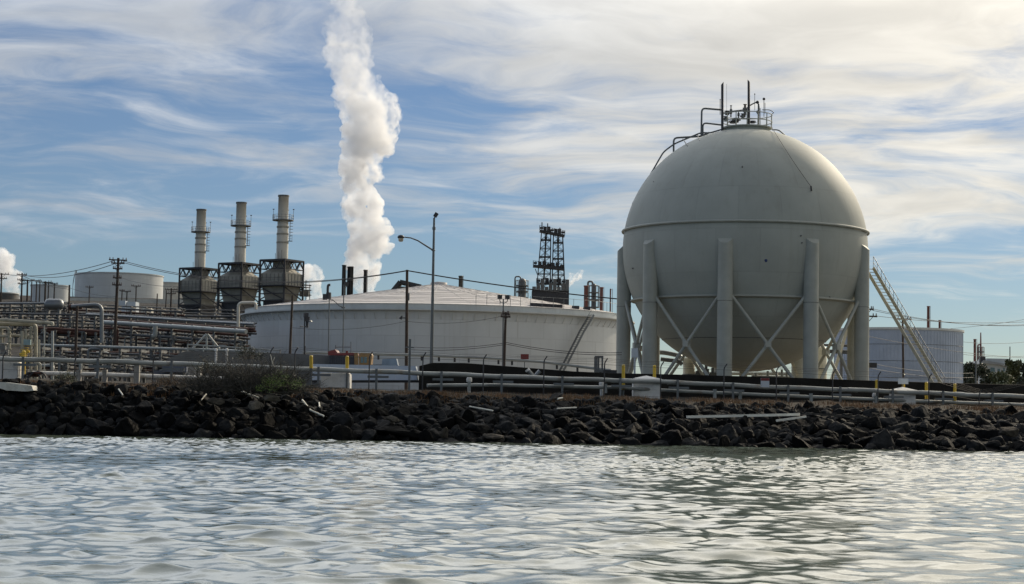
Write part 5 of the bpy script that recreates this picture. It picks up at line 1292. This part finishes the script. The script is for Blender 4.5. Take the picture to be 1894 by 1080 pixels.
# ------------------------------------------------------------------ vegetation
def brush(name, label, cat, x0, x1, ytop, ybot, Y, n, m, seed, leaf=None, nl=0, lm=None):
    R_ = random.Random(seed); mb = MB(); tips = []
    for i in range(n):
        x = R_.uniform(x0, x1); Y_ = Y + R_.uniform(-1.2, 1.2); g = P(x, ybot, Y_); g.z = max(g.z, float(gz(g.x, Y_))) if ybot < 700 else g.z
        lean = R_.uniform(-1.5, 1.5); L_ = (ybot - ytop) * S(Y_) * R_.uniform(.45, 1.25) * (1 - .5 * abs((x - (x0 + x1) / 2) / (x1 - x0)))
        pts = [g]; d_ = Vector((math.sin(lean), R_.uniform(-.3, .3), math.cos(lean)))
        for k in range(5):
            pts.append(pts[-1] + d_ * L_ / 5); d_ = (d_ + Vector((R_.uniform(-.35, .35), R_.uniform(-.3, .3), R_.uniform(-.35, .2)))).normalized()
            if k > 0:
                e = (d_ + Vector((R_.uniform(-.9, .9), R_.uniform(-.6, .6), R_.uniform(-.3, .6)))).normalized() * L_ * R_.uniform(.15, .4)
                mb.tube([pts[-1], pts[-1] + e * .5 + Vector((0, 0, .03)), pts[-1] + e], [.012, .009, .005], 4); tips.append(pts[-1] + e)
        mb.tube(pts, [.028, .022, .018, .014, .01, .006], 5); tips += pts[3:]
    T = thing(name, label, cat, gp((x0 + x1) / 2, Y)); mb.build('branches', m, T)
    if nl:
        lv = MB()
        for i in range(nl):
            p = R_.choice(tips) + Vector((R_.gauss(0, .12), R_.gauss(0, .12), R_.gauss(0, .1)))
            a_ = Vector((R_.gauss(0, 1), R_.gauss(0, 1), R_.gauss(0, 1))).normalized(); b_ = a_.cross(Vector((R_.gauss(0, 1), R_.gauss(0, 1), R_.gauss(0, 1)))).normalized()
            h = leaf * R_.uniform(.6, 1.3); lv.add([p, p + a_ * h + b_ * h * .3, p + a_ * h * 2, p + a_ * h - b_ * h * .3], [(0, 1, 2, 3)])
        lv.build('leaves', lm, T)
    return T
brush('brush_pile', 'wide tangle of dead grey brush heaped at the top of the rocks', 'dead brush', 362, 548, 664, 722, 123.6, 800, TWIG, 31, .05, 2200, LEAFD)
brush('brush_pile', 'second lower tangle of dead twigs spilling right of the main heap', 'dead brush', 455, 560, 682, 728, 123.2, 50, TWIG, 32, .05, 500, LEAFD)
brush('green_shrub', 'bright green low shrub at the right end of the dead brush', 'shrub', 487, 536, 688, 716, 122.3, 40, BARK, 33, .05, 2600, LEAFG)
brush('dark_shrub', 'dark bush on the concrete wall beside the wide tank', 'shrub', 448, 474, 640, 664, 146, 26, BARK, 34, .08, 900, LEAFD)
brush('dark_shrub', 'dark spiky clump at the left end of the dead brush', 'shrub', 372, 395, 660, 690, 124.4, 24, BARK, 35, .06, 900, LEAFD)
brush('green_shrub', 'olive shrub on the bank top under the left pipeline', 'shrub', 104, 130, 688, 704, 125.2, 26, BARK, 36, .05, 900, LEAFO)
brush('dry_shrub', 'rusty brown dry shrub on the bank left of the dead brush', 'shrub', 290, 345, 694, 712, 125.0, 40, BARK, 37, .045, 1200, mat('dry_leaves', (.13, .075, .03), .8, 0, .3, 3))
solo('dead_branch', 'bare pale forked branch standing up out of the brush', 'branch', MB().tube([P(521, 708, 124), P(512, 690, 124), P(504, 672, 124), P(500, 655, 124)], [.05, .04, .03, .015], 6).tube([P(504, 672, 124), P(508, 660, 124)], [.025, .01], 5).tube([P(512, 690, 124), P(503, 684, 124), P(501, 676, 124)], [.03, .02, .01], 5), DRIFT)
# dry grass along the bank top
Rg = random.Random(55); mb = MB()
for i in range(9000):
    px = Rg.uniform(-40, 1950); t = px / 1894
    dens_ = .5 + .5 * math.sin(px * .013 + 1) * math.sin(px * .037) 
    if Rg.random() > .1 + .9 * dens_ ** 1.5: continue
    Y = ycrest(t) + Rg.uniform(-.8 - 2.5 * t, 1.0 + 7 * t) ; x = (px - 947) / F * Y; z = float(gz(x, Y)) - .05
    for k in range(5):
        h = Rg.uniform(.15, .50); a_ = Rg.uniform(0, 6.28); l = Rg.uniform(.02, .2); bx, by = x + Rg.gauss(0, .12), Y + Rg.gauss(0, .12)
        wv = Vector((math.sin(a_), -math.cos(a_), 0)) * .022
        b_ = Vector((bx, by, z)); mb.add([b_ - wv, b_ + wv, b_ + Vector((math.cos(a_) * l, math.sin(a_) * l, h))], [(0, 1, 2)])
o = mb.build('dry_grass', GRASS); tag(o, 'dry brown grass along the top of the bank', 'grass', None, 'stuff')
def tree(label, px, ytop, Y, wpx, seed, m=LEAFD, n=7000):
    R_ = random.Random(seed); g = gp(px, Y); top_ = P(px, ytop, Y).z; H_ = top_ - g.z; W_ = wpx * S(Y) / 2
    T = thing('tree', label, 'tree', g, 'dark trees at the right')
    tr_ = MB().tube([g, g + Vector((.1, 0, H_ * .3)), g + Vector((-.1, .1, H_ * .6)), g + Vector((.1, 0, H_ * .85))], [H_ * .035, H_ * .028, H_ * .018, .03], 8)
    cl_ = []
    for i in range(22):
        a_ = R_.uniform(0, 6.28); f_ = R_.uniform(.25, .95); rr = W_ * math.sqrt(max(0, 1 - ((f_ - .5) / .55) ** 2)) * R_.uniform(.25, 1)
        c = g + Vector((math.cos(a_) * rr, math.sin(a_) * rr, H_ * f_)); cl_.append((c, R_.uniform(.2, .4) * W_))
        st = g + Vector((0, 0, H_ * f_ * .7)); tr_.tube([st, st.lerp(c, .5) + Vector((0, 0, .1)), c], [.09, .06, .02], 5)
    tr_.build('trunk', BARK, T); lv = MB()
    for i in range(n):
        c, r = R_.choice(cl_); v = Vector((R_.gauss(0, 1), R_.gauss(0, 1), R_.gauss(0, .8))).normalized() * r * R_.uniform(.4, 1.15)
        p = c + v; a_ = Vector((R_.gauss(0, 1), R_.gauss(0, 1), R_.gauss(0, 1))).normalized(); b_ = a_.cross(v).normalized() if a_.cross(v).length > 1e-4 else Vector((0, 0, 1))
        h = R_.uniform(.14, .28); lv.add([p, p + a_ * h + b_ * h * .5, p + a_ * h * 2, p + a_ * h - b_ * h * .5], [(0, 1, 2, 3)])
    lv.build('crown', m, T)
tree('broad dark tree right against the blue grey tank edge', 1792, 673, 262, 52, 41)
tree('round dark tree in front of the pale house', 1822, 676, 255, 52, 42)
tree('tall dark tree right of the house with an open top', 1876, 663, 270, 34, 43, LEAFO)
tree('tree cut by the right edge of the picture', 1902, 668, 265, 36, 44)
tree('low spreading tree under the house wall', 1850, 690, 250, 56, 45, LEAFO, 5000)
T = thing('house', 'pale house with a low grey roof among the dark trees at right', 'house', gp(1846, 300))
a, b = P(1826, 705, 300), P(1863, 675, 300)
MB().box(((a.x + b.x) / 2, 303, (a.z + b.z) / 2), (b.x - a.x, 6, b.z - a.z + 2)).build('wall', HOUSEW, T)
mb = MB(); r0, r1 = P(1818, 670, 300), P(1866, 678, 300); pk = P(1832, 666.5, 300)
extr([(1812, 673), (1820, 666), (1855, 672), (1866, 678), (1864, 679.5), (1852, 675), (1822, 672)], 299.2, 8, mb); mb.build('roof', ROOFG, T)
for x0, x1, y0, y1 in ((1832, 1840, 680, 688), (1845, 1850, 682, 689), (1856, 1858.5, 681, 697)): extr([(x0, y0), (x1, y0), (x1, y1), (x0, y1)], 299.95, .1).build('window', GLASS, T)
MB().box(P(1817, 665, 300), (.8, .8, .9)).build('chimney', STEELD, T)
